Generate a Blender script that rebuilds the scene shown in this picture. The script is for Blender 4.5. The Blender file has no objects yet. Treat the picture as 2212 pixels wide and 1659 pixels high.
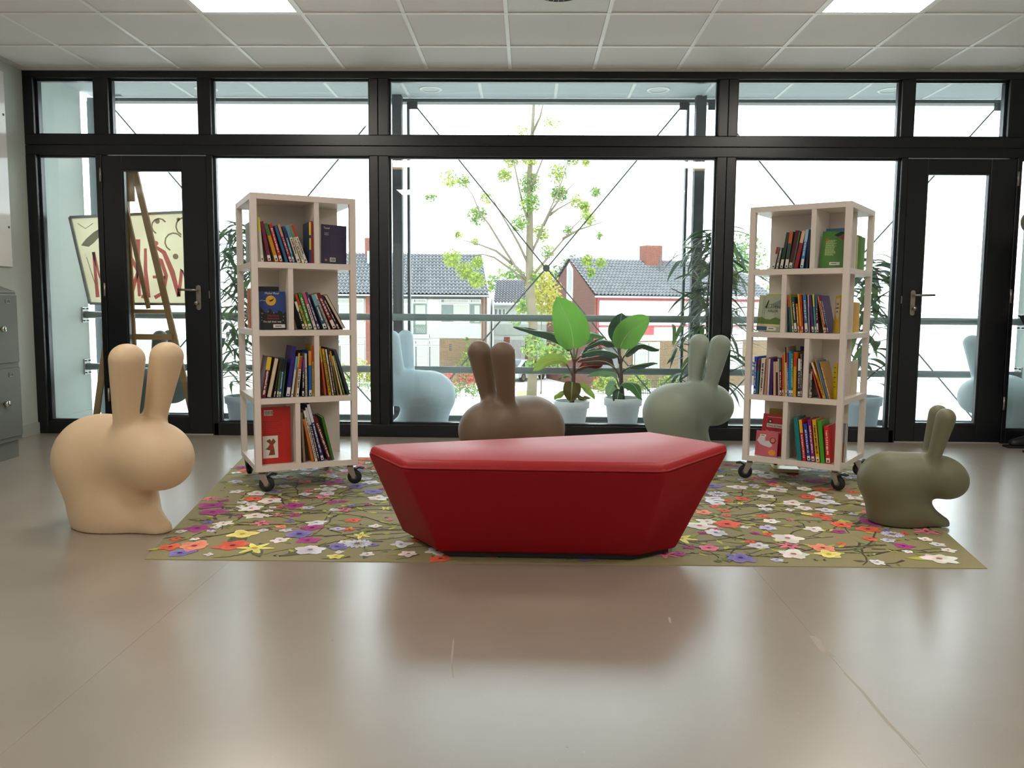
import bpy, math, random
import numpy as np
from mathutils import Vector, Matrix

# ------------------------------------------------------------------ camera, world, exposure
sc = bpy.context.scene
COL = sc.collection
cam_d = bpy.data.cameras.new('camera'); cam = bpy.data.objects.new('camera', cam_d); COL.objects.link(cam)
cam_d.sensor_fit = 'HORIZONTAL'; cam_d.sensor_width = 36.0; cam_d.lens = 36.0*1747.8/2212
cam_d.clip_start = 0.05; cam_d.clip_end = 500
def cam_matrix(pitch, yaw, roll, h):
    cy, sy, cp, sp, cr, sr = math.cos(yaw), math.sin(yaw), math.cos(pitch), math.sin(pitch), math.cos(roll), math.sin(roll)
    f = Vector((sy*cp, cy*cp, -sp)); r = Vector((cy, -sy, 0)); u = r.cross(f)
    r2 = r*cr+u*sr; u2 = u*cr-r*sr
    m = Matrix.Identity(4)
    for i in range(3): m[i][0] = r2[i]; m[i][1] = u2[i]; m[i][2] = -f[i]
    m[2][3] = h
    return m
cam.matrix_world = cam_matrix(0.09323, -0.01989, 0.00767, 0.97325)
sc.camera = cam

SKY_STRENGTH = 4.0
world = bpy.data.worlds.new('overcast_sky'); sc.world = world; world.use_nodes = True
bg = world.node_tree.nodes['Background']
bg.inputs['Color'].default_value = (0.90, 0.955, 1.0, 1); bg.inputs['Strength'].default_value = SKY_STRENGTH
PANEL_STRENGTH = 17.5                       # the ceiling light panels (see ceiling builder)
PANEL_COLOR = (1.0, 0.91, 0.81, 1)
vs = sc.view_settings
sc.display_settings.display_device = 'sRGB'
vs.view_transform = 'Standard'; vs.look = 'None'; vs.gamma = 1.0; vs.use_curve_mapping = False
vs.exposure = 0.5

# ------------------------------------------------------------------ helpers
rnd = random.Random(7)
def lin(hexs):
    out = []
    for i in (0, 2, 4):
        c = int(hexs[i:i+2], 16)/255
        out.append(c/12.92 if c <= 0.04045 else ((c+0.055)/1.055)**2.4)
    return tuple(out)
MATS = {}
def M(name, hexs, rough=0.5, metal=0.0, var=0.06, scale=18.0, bump=0.0, spec=0.5, stretch=None, coat=0.0, sheen=0.0):
    if name in MATS: return MATS[name]
    m = bpy.data.materials.new(name); m.use_nodes = True
    nt = m.node_tree; N = nt.nodes; L = nt.links; b = N['Principled BSDF']
    c = lin(hexs)
    tc = N.new('ShaderNodeTexCoord'); no = N.new('ShaderNodeTexNoise')
    no.inputs['Scale'].default_value = scale; no.inputs['Detail'].default_value = 3
    if stretch:
        mp = N.new('ShaderNodeMapping'); mp.inputs['Scale'].default_value = stretch
        L.new(tc.outputs['Object'], mp.inputs['Vector']); L.new(mp.outputs['Vector'], no.inputs['Vector'])
    else: L.new(tc.outputs['Object'], no.inputs['Vector'])
    mx = N.new('ShaderNodeMix'); mx.data_type = 'RGBA'
    mx.inputs['A'].default_value = tuple(max(0, v*(1-var)) for v in c)+(1,)
    mx.inputs['B'].default_value = tuple(min(1, v*(1+var)) for v in c)+(1,)
    L.new(no.outputs['Fac'], mx.inputs['Factor']); L.new(mx.outputs['Result'], b.inputs['Base Color'])
    b.inputs['Roughness'].default_value = rough; b.inputs['Metallic'].default_value = metal
    b.inputs['Specular IOR Level'].default_value = spec
    b.inputs['Coat Weight'].default_value = coat; b.inputs['Sheen Weight'].default_value = sheen
    if bump:
        bp = N.new('ShaderNodeBump'); bp.inputs['Strength'].default_value = bump; bp.inputs['Distance'].default_value = 0.01
        L.new(no.outputs['Fac'], bp.inputs['Height']); L.new(bp.outputs['Normal'], b.inputs['Normal'])
    MATS[name] = m
    return m
def glass_mat(name, tint=(0.96, 0.985, 0.98), refl=1.0):
    m = bpy.data.materials.new(name); m.use_nodes = True; nt = m.node_tree; N = nt.nodes; L = nt.links
    N.remove(N['Principled BSDF']); out = N['Material Output']
    tr = N.new('ShaderNodeBsdfTransparent'); tr.inputs['Color'].default_value = tint+(1,)
    gl = N.new('ShaderNodeBsdfGlossy'); gl.inputs['Roughness'].default_value = 0.0; gl.inputs['Color'].default_value = (refl, refl, refl, 1)
    fr = N.new('ShaderNodeFresnel'); fr.inputs['IOR'].default_value = 1.5
    mx = N.new('ShaderNodeMixShader')
    L.new(fr.outputs[0], mx.inputs[0]); L.new(tr.outputs[0], mx.inputs[1]); L.new(gl.outputs[0], mx.inputs[2]); L.new(mx.outputs[0], out.inputs[0])
    return m
def emit_mat(name, col, strength):
    m = bpy.data.materials.new(name); m.use_nodes = True; nt = m.node_tree; N = nt.nodes; L = nt.links
    N.remove(N['Principled BSDF'])
    e = N.new('ShaderNodeEmission'); e.inputs['Color'].default_value = col; e.inputs['Strength'].default_value = strength
    L.new(e.outputs[0], N['Material Output'].inputs[0])
    return m

class MB:
    """collects verts/faces (with a material slot and an optional colour for each face)"""
    def __init__(s): s.v = []; s.f = []; s.mi = []; s.c = []
    def add(s, verts, faces, mi=0, col=None):
        o = len(s.v); s.v += [tuple(p) for p in verts]
        for f in faces: s.f.append(tuple(i+o for i in f)); s.mi.append(mi); s.c.append(col)
        return s
    def box(s, x0, x1, y0, y1, z0, z1, mi=0):
        return s.add([(x0,y0,z0),(x1,y0,z0),(x1,y1,z0),(x0,y1,z0),(x0,y0,z1),(x1,y0,z1),(x1,y1,z1),(x0,y1,z1)],
              [(0,3,2,1),(4,5,6,7),(0,1,5,4),(1,2,6,5),(2,3,7,6),(3,0,4,7)], mi)
    def bar(s, a, b, w, d, up=(0,0,1), mi=0):
        """rectangular bar from a to b, w across, d thick"""
        a = Vector(a); b = Vector(b); t = (b-a).normalized(); u = Vector(up)
        x = t.cross(u)
        if x.length < 1e-4: x = t.cross(Vector((0,1,0)))
        x.normalize(); y = x.cross(t).normalized()
        v = [p+x*sx*w/2+y*sy*d/2 for p in (a, b) for sx, sy in ((-1,-1),(1,-1),(1,1),(-1,1))]
        return s.add(v, [(3,2,1,0),(4,5,6,7),(0,1,5,4),(1,2,6,5),(2,3,7,6),(3,0,4,7)], mi)
    def tube(s, pts, rad, n=8, mi=0, cap=True):
        pts = [Vector(p) for p in pts]
        rads = rad if isinstance(rad, (list, tuple)) else [rad]*len(pts)
        ref = Vector((0.13, 0.31, 0.94)); vs_ = []; fs = []
        for i, p in enumerate(pts):
            t = (pts[min(i+1, len(pts)-1)]-pts[max(i-1, 0)]).normalized()
            x = t.cross(ref)
            if x.length < 0.05: x = t.cross(Vector((1,0,0)))
            x.normalize(); y = t.cross(x)
            for k in range(n):
                a = 2*math.pi*k/n; vs_.append(p+(x*math.cos(a)+y*math.sin(a))*rads[i])
        for i in range(len(pts)-1):
            for k in range(n): fs.append((i*n+k, i*n+(k+1)%n, (i+1)*n+(k+1)%n, (i+1)*n+k))
        if cap: fs.append(tuple(range(n-1, -1, -1))); fs.append(tuple((len(pts)-1)*n+k for k in range(n)))
        return s.add(vs_, fs, mi)
    def lathe(s, prof, n=28, c=(0,0,0), mi=0, axis='z'):
        vs_ = []; fs = []
        for r, z in prof:
            for k in range(n):
                a = 2*math.pi*k/n
                p = (r*math.cos(a), r*math.sin(a), z)
                if axis == 'y': p = (p[0], p[2], p[1])
                if axis == 'x': p = (p[2], p[0], p[1])
                vs_.append((p[0]+c[0], p[1]+c[1], p[2]+c[2]))
        for i in range(len(prof)-1):
            for k in range(n): fs.append((i*n+k, i*n+(k+1)%n, (i+1)*n+(k+1)%n, (i+1)*n+k))
        if prof[0][0] > 1e-5: fs.append(tuple(range(n-1, -1, -1)))
        if prof[-1][0] > 1e-5: fs.append(tuple((len(prof)-1)*n+k for k in range(n)))
        return s.add(vs_, fs, mi)
    def prism(s, poly, y0, y1, mi=0):
        """polygon in (x,z) extruded along y"""
        n = len(poly)
        v = [(x, y0, z) for x, z in poly]+[(x, y1, z) for x, z in poly]
        f = [tuple(range(n)), tuple(range(2*n-1, n-1, -1))]+[(i, i+n, (i+1)%n+n, (i+1)%n) for i in range(n)]
        return s.add(v, f, mi)
    def build(s, name, mat, parent=None, smooth=False, bevel=0.0, seg=2):
        me = bpy.data.meshes.new(name); me.from_pydata(s.v, [], s.f)
        for m in (mat if isinstance(mat, (list, tuple)) else [mat]): me.materials.append(m)
        if any(s.mi): me.polygons.foreach_set('material_index', s.mi)
        if any(c is not None for c in s.c):
            at = me.color_attributes.new('Col', 'FLOAT_COLOR', 'CORNER'); arr = []
            for p, c in zip(me.polygons, s.c):
                for k in range(p.loop_total):
                    cc = c[k] if isinstance(c[0], (tuple, list)) else c
                    arr += [cc[0], cc[1], cc[2], 1.0]
            at.data.foreach_set('color', arr)
        if smooth: me.polygons.foreach_set('use_smooth', [True]*len(me.polygons))
        me.update()
        o = bpy.data.objects.new(name, me); COL.objects.link(o)
        if parent is not None: o.parent = parent
        if bevel:
            md = o.modifiers.new('bevel', 'BEVEL'); md.width = bevel; md.segments = seg; md.limit_method = 'ANGLE'; md.angle_limit = 0.7
            if smooth: md.harden_normals = False
        return o
def thing(name, label, cat, loc=(0,0,0), rotz=0.0, group=None):
    o = bpy.data.objects.new(name, None); COL.objects.link(o); o.empty_display_size = 0.1
    o.location = loc; o.rotation_euler = (0, 0, rotz)
    tag(o, label, cat, group); return o
def tag(o, label=None, cat=None, group=None, kind=None):
    if label: o['label'] = label
    if cat: o['category'] = cat
    if group: o['group'] = group
    if kind: o['kind'] = kind
    return o
def struct(o, label=None, cat=None): return tag(o, label, cat, None, 'structure')
def rootstruct(name, label, cat):
    o = bpy.data.objects.new(name, None); COL.objects.link(o); return tag(o, label, cat, None, 'structure')
def child(o, parent, loc=(0,0,0), rot=(0,0,0), name=None):
    c = o.copy(); COL.objects.link(c); c.parent = parent; c.location = loc; c.rotation_euler = rot
    if name: c.name = name
    return c
def text_mesh(name, body, size, mat, parent, loc, rot, align='CENTER', extrude=0.0003, sx=1.0, shear=0.0):
    cu = bpy.data.curves.new(name, 'FONT'); cu.body = body; cu.size = size; cu.align_x = align; cu.extrude = extrude; cu.shear = shear
    cu.resolution_u = 3
    t = bpy.data.objects.new(name, cu); COL.objects.link(t)
    bpy.context.view_layer.update()
    me = bpy.data.meshes.new_from_object(t.evaluated_get(bpy.context.evaluated_depsgraph_get()))
    bpy.data.objects.remove(t); me.materials.clear(); me.materials.append(mat); me.name = name
    o = bpy.data.objects.new(name, me); COL.objects.link(o); o.parent = parent; o.location = loc; o.rotation_euler = rot; o.scale = (sx, 1, 1)
    return o
PI = math.pi

# ------------------------------------------------------------------ materials
BLACK = M('black_powder_coat', '0d0f15', 0.36, 0.0, 0.15, 30)
GLASS = glass_mat('window_glass')
WALLM = M('sage_wall_paint', 'b9c0b8', 0.75, 0, 0.03, 9, 0.02)
TILE = M('ceiling_tile_fibre', 'e6e4e2', 0.9, 0, 0.05, 160, 0.05)
TBAR = M('white_grid_metal', 'f0f0ec', 0.45, 0, 0.02, 30)
STEEL = M('brushed_steel', 'a39a90', 0.35, 0.9, 0.08, 60)
GREYM = M('grey_painted_steel', '656d6d', 0.45, 0.1, 0.08, 30)
DARKST = M('anthracite_steel', '4a5156', 0.45, 0.2, 0.1, 30)

def linoleum():
    m = bpy.data.materials.new('linoleum'); m.use_nodes = True; nt = m.node_tree; N = nt.nodes; L = nt.links; b = N['Principled BSDF']
    tc = N.new('ShaderNodeTexCoord')
    def noise(s, d=4, st=None):
        n = N.new('ShaderNodeTexNoise'); n.inputs['Scale'].default_value = s; n.inputs['Detail'].default_value = d
        mp = N.new('ShaderNodeMapping'); mp.inputs['Scale'].default_value = st or (1,1,1)
        L.new(tc.outputs['Object'], mp.inputs['Vector']); L.new(mp.outputs['Vector'], n.inputs['Vector']); return n
    def ramp(src, a, ca, b_, cb):
        r = N.new('ShaderNodeValToRGB'); r.color_ramp.elements[0].position = a; r.color_ramp.elements[0].color = ca
        r.color_ramp.elements[1].position = b_; r.color_ramp.elements[1].color = cb; L.new(src, r.inputs[0]); return r
    base = ramp(noise(3.0, 5).outputs['Fac'], 0.35, (0.280,0.238,0.190,1), 0.65, (0.312,0.268,0.216,1))
    fleck = ramp(noise(140, 2, (1,0.45,1)).outputs['Fac'], 0.70, (0,0,0,1), 0.74, (1,1,1,1))
    mx = N.new('ShaderNodeMix'); mx.data_type = 'RGBA'; mx.inputs['B'].default_value = (0.44,0.40,0.35,1)
    ml = N.new('ShaderNodeMath'); ml.operation = 'MULTIPLY'; ml.inputs[1].default_value = 0.5
    L.new(fleck.outputs[0], ml.inputs[0]); L.new(ml.outputs[0], mx.inputs['Factor']); L.new(base.outputs[0], mx.inputs['A'])
    vo = N.new('ShaderNodeTexVoronoi'); vo.inputs['Scale'].default_value = 9.0; L.new(tc.outputs['Object'], vo.inputs['Vector'])
    spot = ramp(vo.outputs['Distance'], 0.014, (1,1,1,1), 0.026, (0,0,0,1))
    vr = N.new('ShaderNodeSeparateColor'); L.new(vo.outputs['Color'], vr.inputs[0])
    gt = N.new('ShaderNodeMath'); gt.operation = 'GREATER_THAN'; gt.inputs[1].default_value = 0.72; L.new(vr.outputs[0], gt.inputs[0])
    m2 = N.new('ShaderNodeMath'); m2.operation = 'MULTIPLY'; L.new(spot.outputs[0], m2.inputs[0]); L.new(gt.outputs[0], m2.inputs[1])
    mx2 = N.new('ShaderNodeMix'); mx2.data_type = 'RGBA'; mx2.inputs['B'].default_value = (0.03,0.025,0.02,1)
    L.new(m2.outputs[0], mx2.inputs['Factor']); L.new(mx.outputs['Result'], mx2.inputs['A']); L.new(mx2.outputs['Result'], b.inputs['Base Color'])
    rr = ramp(noise(1.7, 4).outputs['Fac'], 0.3, (0.275,0.275,0.275,1), 0.7, (0.285,0.285,0.285,1)); L.new(rr.outputs[0], b.inputs['Roughness'])
    b.inputs['Specular IOR Level'].default_value = 0.5; b.inputs['IOR'].default_value = 3.0
    return m
LINO = linoleum()

# ------------------------------------------------------------------ room shell
XL, XR, YB, YW, H = -3.72, 4.04, -4.0, 6.018, 2.686
fl = rootstruct('floor', 'beige speckled linoleum floor laid in wide sheets', 'floor')
MB().box(XL, XR, YB, YW+0.11, -0.12, -0.004).build('screed', M('screed', 'a89e90', 0.6), fl)
for a, b in ((XL, -3.137), (-3.137, -1.137), (-1.137, 0.863), (0.863, 2.863), (2.863, XR)):
    MB().box(a+0.0003, b-0.0003, YB, YW+0.10, -0.004, 0.0).build('linoleum_sheet', LINO, fl)
# grimy scuffs with a shape of their own along the right seam
scuff = M('scuff_mark', 'a69c8e', 0.5)
def blot(pts, w, name='scuff_mark'):
    mb = MB(); v = []
    for i, (x, y) in enumerate(pts):
        k = w*(0.4+0.6*math.sin(PI*(i+0.5)/len(pts))); v += [(x-k, y, 0.0002), (x+k, y, 0.0002)]
    return mb.add(v, [(2*i, 2*i+1, 2*i+3, 2*i+2) for i in range(len(pts)-1)]).build(name, scuff, fl)
blot([(0.868,2.22),(0.856,2.27),(0.862,2.33),(0.857,2.37)], 0.012); blot([(0.872,1.72),(0.862,1.86),(0.866,2.02),(0.861,2.12)], 0.005)
blot([(-0.19,2.05),(-0.205,2.16),(-0.212,2.30)], 0.003); blot([(0.45,2.45),(0.455,2.50)], 0.005)

ce = rootstruct('ceiling', 'suspended ceiling of grey fibre tiles in a white metal grid', 'ceiling')
MB().box(XL, XR, YB, YW+0.1, H+0.03, H+0.15).build('ceiling_slab', TILE, ce)
X0, YA = -2.549, 4.9046
tile_me = None
cols = [(X0+0.6*k, X0+0.6*(k+1)) for k in range(-2, 11)]
rows = [(YA-1.8, YA-1.2), (YA-1.2, YA-0.6), (YA-0.6, YA), (YA, YA+0.6), (YA+0.6, YW)]
special = {}
for (xa, xb) in cols:
    for ri, (ya, yb) in enumerate(rows):
        a, b = max(xa, XL+0.01), min(xb, XR-0.01)
        if b-a < 0.03: continue
        k = round((xa-X0)/0.6)
        if ri == 2 and k in (1, 7): special[('panel', k)] = (a, b, ya, yb); continue
        if ri == 2 and k == 4: special[('vent', k)] = (a, b, ya, yb); continue
        g = 0.013
        if b-a > 0.59 and yb-ya > 0.59:
            if tile_me is None:
                o = MB().box(-0.3+g, 0.3-g, -0.3+g, 0.3-g, 0, 0.02).build('ceiling_tile', TILE, ce); tile_me = o.data
            else:
                o = bpy.data.objects.new('ceiling_tile', tile_me); COL.objects.link(o); o.parent = ce
            o.location = ((a+b)/2, (ya+yb)/2, H+0.006)
        else:
            MB().box(a+g, b-g, ya+g, yb-g, H+0.006, H+0.026).build('ceiling_tile', TILE, ce)
MB().box(XL, XR, YB, rows[0][0]-g, H+0.006, H+0.026).build('ceiling_field', TILE, ce)      # behind the camera
for k in range(-1, 11):
    x = X0+0.6*k
    if XL < x < XR: MB().box(x-0.012, x+0.012, YB, YW, H, H+0.02).build('grid_runner', TBAR, ce)
for y in (YA-1.8, YA-1.2, YA-0.6, YA, YA+0.6):
    MB().box(XL, XR, y-0.012, y+0.012, H-0.001, H+0.02).build('grid_runner', TBAR, ce)
EDGE = M('shadow_edge_trim', 'c9c8c2', 0.5)
MB().box(XL, XL+0.02, YB, YW, H-0.012, H+0.006).box(XL, XL+0.035, YB, YW, H-0.002, H+0.006).build('edge_trim', EDGE, ce)
MB().box(XR-0.02, XR, YB, YW, H-0.012, H+0.006).build('edge_trim', EDGE, ce)
MB().box(XL, XR, YW-0.02, YW, H-0.012, H+0.006).build('edge_trim', EDGE, ce)

PANEL = emit_mat('panel_light', PANEL_COLOR, PANEL_STRENGTH)
def light_panel(a, b, ya, yb, label, z=H):
    t = thing('ceiling_light_panel', label, 'ceiling light', ((a+b)/2, (ya+yb)/2, z), 0, 'square ceiling light panels')
    w, d = (b-a)/2-0.013, (yb-ya)/2-0.013
    MB().box(-w, w, -d, -d+0.012, 0.0, 0.03).box(-w, w, d-0.012, d, 0.0, 0.03).box(-w, -w+0.012, -d+0.012, d-0.012, 0.0, 0.03).box(w-0.012, w, -d+0.012, d-0.012, 0.0, 0.03).build('frame', TBAR, t)
    MB().box(-w+0.012, w-0.012, -d+0.012, d-0.012, 0.008, 0.02).build('diffuser', PANEL, t)
    return t
light_panel(*special[('panel', 1)], 'glowing square ceiling light panel above the left bookcase')
light_panel(*special[('panel', 7)], 'glowing square ceiling light panel above the right bookcase')
# the same grid of panels carries on over the rest of the room, behind the camera
for y in (2.2, -0.2, -2.6):
    for k in (1, 7):
        x = X0+0.6*k
        light_panel(x, x+0.6, y, y+0.6, 'glowing square ceiling light panel over the near half of the room', H-0.026)
a, b, ya, yb = special[('vent', 4)]
t = thing('air_diffuser', 'square white ceiling air diffuser with a round swirl of vanes', 'air vent', ((a+b)/2, (ya+yb)/2, H))
plate = MB(); R0 = 0.128; n = 48
ring = [(R0*math.cos(2*PI*i/n), R0*math.sin(2*PI*i/n), 0.004) for i in range(n)]
def sq(i):
    an = 2*PI*i/n; c, s = math.cos(an), math.sin(an); k = 0.287/max(abs(c), abs(s)); return (k*c, k*s, 0.004)
plate.add(ring+[sq(i) for i in range(n)], [(i, (i+1)%n, n+(i+1)%n, n+i) for i in range(n)])
plate.build('face_plate', M('diffuser_white', 'cfcdc4', 0.5), t)
MB().lathe([(0.128,0.004),(0.128,0.028),(0.0,0.028)], 40).build('dark_throat', M('vent_dark', '2c2522', 0.8), t)
for i in range(24):
    an = 2*PI*i/24; c, s = math.cos(an), math.sin(an); c2, s2 = math.cos(an+0.16), math.sin(an+0.16)
    MB().add([(0.03*c,0.03*s,0.003),(0.126*c,0.126*s,0.003),(0.126*c2,0.126*s2,0.016),(0.03*c2,0.03*s2,0.016)], [(0,1,2,3)]).build('vane', TBAR, t)
MB().lathe([(0.0,0.0),(0.03,0.0),(0.03,0.015)], 24).build('hub', TBAR, t)

def wall(name, x0, x1, y0, y1, z0, z1, label, mat=WALLM):
    return struct(MB().box(x0, x1, y0, y1, z0, z1).build(name, mat), label, 'wall')
wall('wall_left', XL-0.12, XL, YB, YW+0.1, 0, H+0.03, 'pale sage green left wall of the room')
wall('wall_right', XR, XR+0.12, YB, YW+0.1, 0, H+0.03, 'pale sage green right wall of the room')
wall('wall_back', XL-0.12, XR+0.12, YB-0.12, YB, 0, H+0.03, 'pale wall behind the viewer')
BASEB = M('baseboard_paint', 'aab0a8', 0.5)
struct(MB().box(XL, XL+0.014, YB, YW, 0, 0.085).build('baseboard_left', BASEB), 'low grey green baseboard along the left wall', 'baseboard')
struct(MB().box(XR-0.014, XR, YB, YW, 0, 0.085).build('baseboard_right', BASEB), 'low grey green baseboard along the right wall', 'baseboard')

# ------------------------------------------------------------------ black window wall
Y0, Y1, YG = YW, YW+0.115, YW+0.072       # inner face, outer face, glass plane
def trim(n, label, *boxes):
    mb = MB()
    for bx in boxes: mb.box(*bx)
    return struct(mb.build('trim_%d' % n, BLACK, None, False, 0.003, 1), label, 'window frame')
trim(1, 'black top rail of the window wall under the ceiling', (XL, XR, Y0, Y1, 2.625, H+0.03))
trim(2, 'black bottom rail of the window wall between the doors', (-2.372, 2.72, Y0, Y1, 0.0, 0.094))
trim(3, 'wide black transom running across the whole window wall', (XL, XR, Y0, Y1, 2.148, 2.222), (XL, XR, Y0+0.001, Y1, 2.076, 2.145))
trim(4, 'black jamb of the window wall against the left wall', (XL, -3.645, Y0, Y1, 0.0, 2.0755), (XL, -3.645, Y0, Y1, 2.2225, 2.6245))
trim(5, 'black mullion between the narrow left pane and the left door', (-3.20, -3.160, Y0, Y1, 0.0, 2.076), (-3.20, -3.092, Y0, Y1, 2.222, 2.625))
trim(6, 'black mullion right of the left door', (-2.380, -2.336, Y0, Y1, 0.0, 2.076), (-2.432, -2.336, Y0, Y1, 2.222, 2.625))
trim(7, 'double black mullion behind the left bookcase side', *[q for z in ((0.095, 2.0755), (2.2225, 2.6245)) for q in ((-1.175, -1.1125, Y0, Y1)+z, (-1.1095, -1.036, Y0, Y1)+z)])
trim(8, 'double black mullion behind the grey green rabbit', *[q for z in ((0.095, 2.0755), (2.2225, 2.6245)) for q in ((1.358, 1.4235, Y0, Y1)+z, (1.4265, 1.492, Y0, Y1)+z)])
trim(9, 'black mullion left of the right door', (2.684, 2.730, Y0, Y1, 0.0, 2.076), (2.664, 2.757, Y0, Y1, 2.222, 2.625))
trim(10, 'black mullion right of the right door', (3.512, 3.545, Y0, Y1, 0.0, 2.076), (3.424, 3.545, Y0, Y1, 2.222, 2.625))
trim(11, 'black jamb of the window wall against the right wall', (3.97, XR, Y0, Y1, 0.0, 2.0755), (3.97, XR, Y0, Y1, 2.2225, 2.6245))
trim(12, 'black sill rail under the narrow left pane', (-3.645, -3.20, Y0, Y1, 0.0, 0.094))
trim(13, 'black sill rail under the narrow right pane', (3.545, 3.97, Y0, Y1, 0.0, 0.094))
BEAD = M('black_glazing_bead', '23262c', 0.3, 0.0, 0.1, 30)
def window(n, label, *openings):
    r = rootstruct('window_%d' % n, label, 'window')
    for (x0, x1, z0, z1) in openings:
        w, ya = 0.014, YG-0.03
        MB().box(x0, x1, ya, YG, z0, z0+w).box(x0, x1, ya, YG, z1-w, z1).box(x0, x0+w, ya, YG, z0+w, z1-w).box(x1-w, x1, ya, YG, z0+w, z1-w).build('glazing_bead', BEAD, r)
        MB().box(x0+0.002, x1-0.002, YG+0.001, YG+0.005, z0+0.002, z1-0.002).build('pane', GLASS, r)
ZU = (2.222, 2.625); ZD = (0.094, 2.076)
window(1, 'narrow pane at the far left of the window wall with its top light', (-3.645, -3.20)+ZU, (-3.645, -3.20)+ZD)
window(2, 'top light pane above the left door', (-3.092, -2.432)+ZU)
window(3, 'tall pane behind the left bookcase with its top light', (-2.336, -1.175)+ZU, (-2.336, -1.175)+ZD)
window(4, 'wide middle pane behind the red bench with its top light', (-1.036, 1.358)+ZU, (-1.036, 1.358)+ZD)
window(5, 'tall pane behind the right bookcase with its top light', (1.492, 2.664)+ZU, (1.492, 2.684)+ZD)
window(6, 'top light pane above the right door', (2.757, 3.424)+ZU)
window(7, 'narrow pane at the far right of the window wall with its top light', (3.545, 3.97)+ZU, (3.545, 3.97)+ZD)

def door(n, x0, x1, gx0, gx1, hinge, label):
    r = rootstruct('door_%d' % n, label, 'door')
    z0, z1, ga, gb = 0.010, 2.070, 0.138, 1.970
    ya, yb = Y0+0.004, Y0+0.074
    MB().box(x0, gx0, ya, yb, z0, z1).build('stile', BLACK, r, False, 0.003, 1); MB().box(gx1, x1, ya, yb, z0, z1).build('stile', BLACK, r, False, 0.003, 1)
    MB().box(gx0, gx1, ya, yb, z0, ga).build('bottom_rail', BLACK, r, False, 0.003, 1); MB().box(gx0, gx1, ya, yb, gb, z1).build('top_rail', BLACK, r, False, 0.003, 1)
    w = 0.012
    MB().box(gx0, gx1, ya+0.01, ya+0.04, ga, ga+w).box(gx0, gx1, ya+0.01, ya+0.04, gb-w, gb).box(gx0, gx0+w, ya+0.01, ya+0.04, ga+w, gb-w).box(gx1-w, gx1, ya+0.01, ya+0.04, ga+w, gb-w).build('glazing_bead', BEAD, r)
    MB().box(gx0+0.002, gx1-0.002, ya+0.041, ya+0.046, ga+0.002, gb-0.002).build('pane', GLASS, r)
    xh = x0-0.008 if hinge == 'l' else x1+0.008
    for z in (0.30, 1.09, 1.93): MB().tube([(xh, Y0-0.006, z-0.05), (xh, Y0-0.006, z+0.05)], 0.008, 10).build('hinge', STEEL, r, True)
    xc = x1-0.078 if hinge == 'l' else x0+0.078; d = -1 if hinge == 'l' else 1; zc = 1.045
    hd = MB(); n_ = 10; wv = 0.0175; pts = []
    for i in range(n_+1): pts.append((xc+wv*math.cos(PI*i/n_), zc+0.065+wv*math.sin(PI*i/n_)))
    for i in range(n_+1): pts.append((xc-wv*math.cos(PI*i/n_), zc-0.085-wv*math.sin(PI*i/n_)))
    hd.prism(pts, ya-0.010, ya).build('handle_plate', STEEL, r, False, 0.002)
    MB().tube([(xc, ya-0.008, zc+0.045), (xc, ya-0.05, zc+0.045), (xc+d*0.02, ya-0.058, zc+0.045), (xc+d*0.135, ya-0.056, zc+0.047)], [0.008, 0.008, 0.0085, 0.0075], 12).build('lever', STEEL, r, True)
    MB().lathe([(0.0,-0.042),(0.014,-0.040),(0.016,-0.028),(0.009,-0.022),(0.008,0.0)], 16, (xc+d*0.004, ya-0.009, zc-0.05), 0, 'y').build('lock_knob', STEEL, r, True)
    xs = x1+0.003 if hinge == 'l' else x0-0.003
    MB().box(xs-0.003, xs+0.003, Y0-0.002, Y0+0.003, 1.03, 1.085).build('strike_plate', STEEL, r)
    MB().box(x0, x1, Y0+0.01, Y1, 0.0, 0.008).build('threshold', M('door_threshold', 'c8c4bc', 0.4, 0.6), r)
door(1, -3.157, -2.383, -3.010, -2.560, 'l', 'black glazed door on the left, handle on its right side')
door(2, 2.733, 3.509, 2.873, 3.328, 'r', 'black glazed door on the right, handle on its left side')
# ------------------------------------------------------------------ glazed loggia behind the window wall
CONC = M('pale_concrete', 'dcdedd', 0.7, 0, 0.05, 14)
LOGW = M('loggia_wall_paint', 'e2ebe6', 0.7, 0, 0.03, 9)
struct(MB().box(XL-0.12, XR+0.12, Y1+0.001, 7.05, -0.2, 0.0).build('floor_loggia', CONC), 'pale concrete floor of the glazed loggia', 'floor')
wall('wall_loggia_left', XL-0.12, XL-0.005, Y1+0.001, 6.80, 0.0, 2.84, 'pale green end wall of the loggia on the left', LOGW)
wall('wall_loggia_right', XR+0.005, XR+0.12, Y1+0.001, 6.80, 0.0, 2.84, 'pale green end wall of the loggia on the right', LOGW)
struct(MB().box(XL-0.005, XL+0.008, Y1+0.002, 6.78, 0, 0.09).build('baseboard_loggia_left', LOGW), 'low skirting along the left end wall of the loggia', 'baseboard')
lc = rootstruct('ceiling_loggia', 'loggia ceiling of pale tiles with white grid bars', 'ceiling')
LT = M('loggia_tile', 'dbe4e8', 0.85, 0, 0.03, 90)
MB().box(XL-0.12, XR+0.12, Y1+0.001, 7.05, 2.73, 2.84).build('ceiling_slab', LT, lc)
for k in range(-2, 11):
    xa, xb = max(X0+0.6*k+0.35, XL), min(X0+0.6*(k+1)+0.35, XR)
    if xb-xa < 0.03: continue
    MB().box(xa+0.012, xb-0.012, Y1+0.01, 6.88, 2.705, 2.725).build('ceiling_tile', LT, lc)
    MB().box(xb-0.012, xb+0.012, Y1+0.01, 6.88, 2.699, 2.72).build('grid_runner', M('loggia_grid_white', 'fbfcfc', 0.5), lc)
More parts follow.
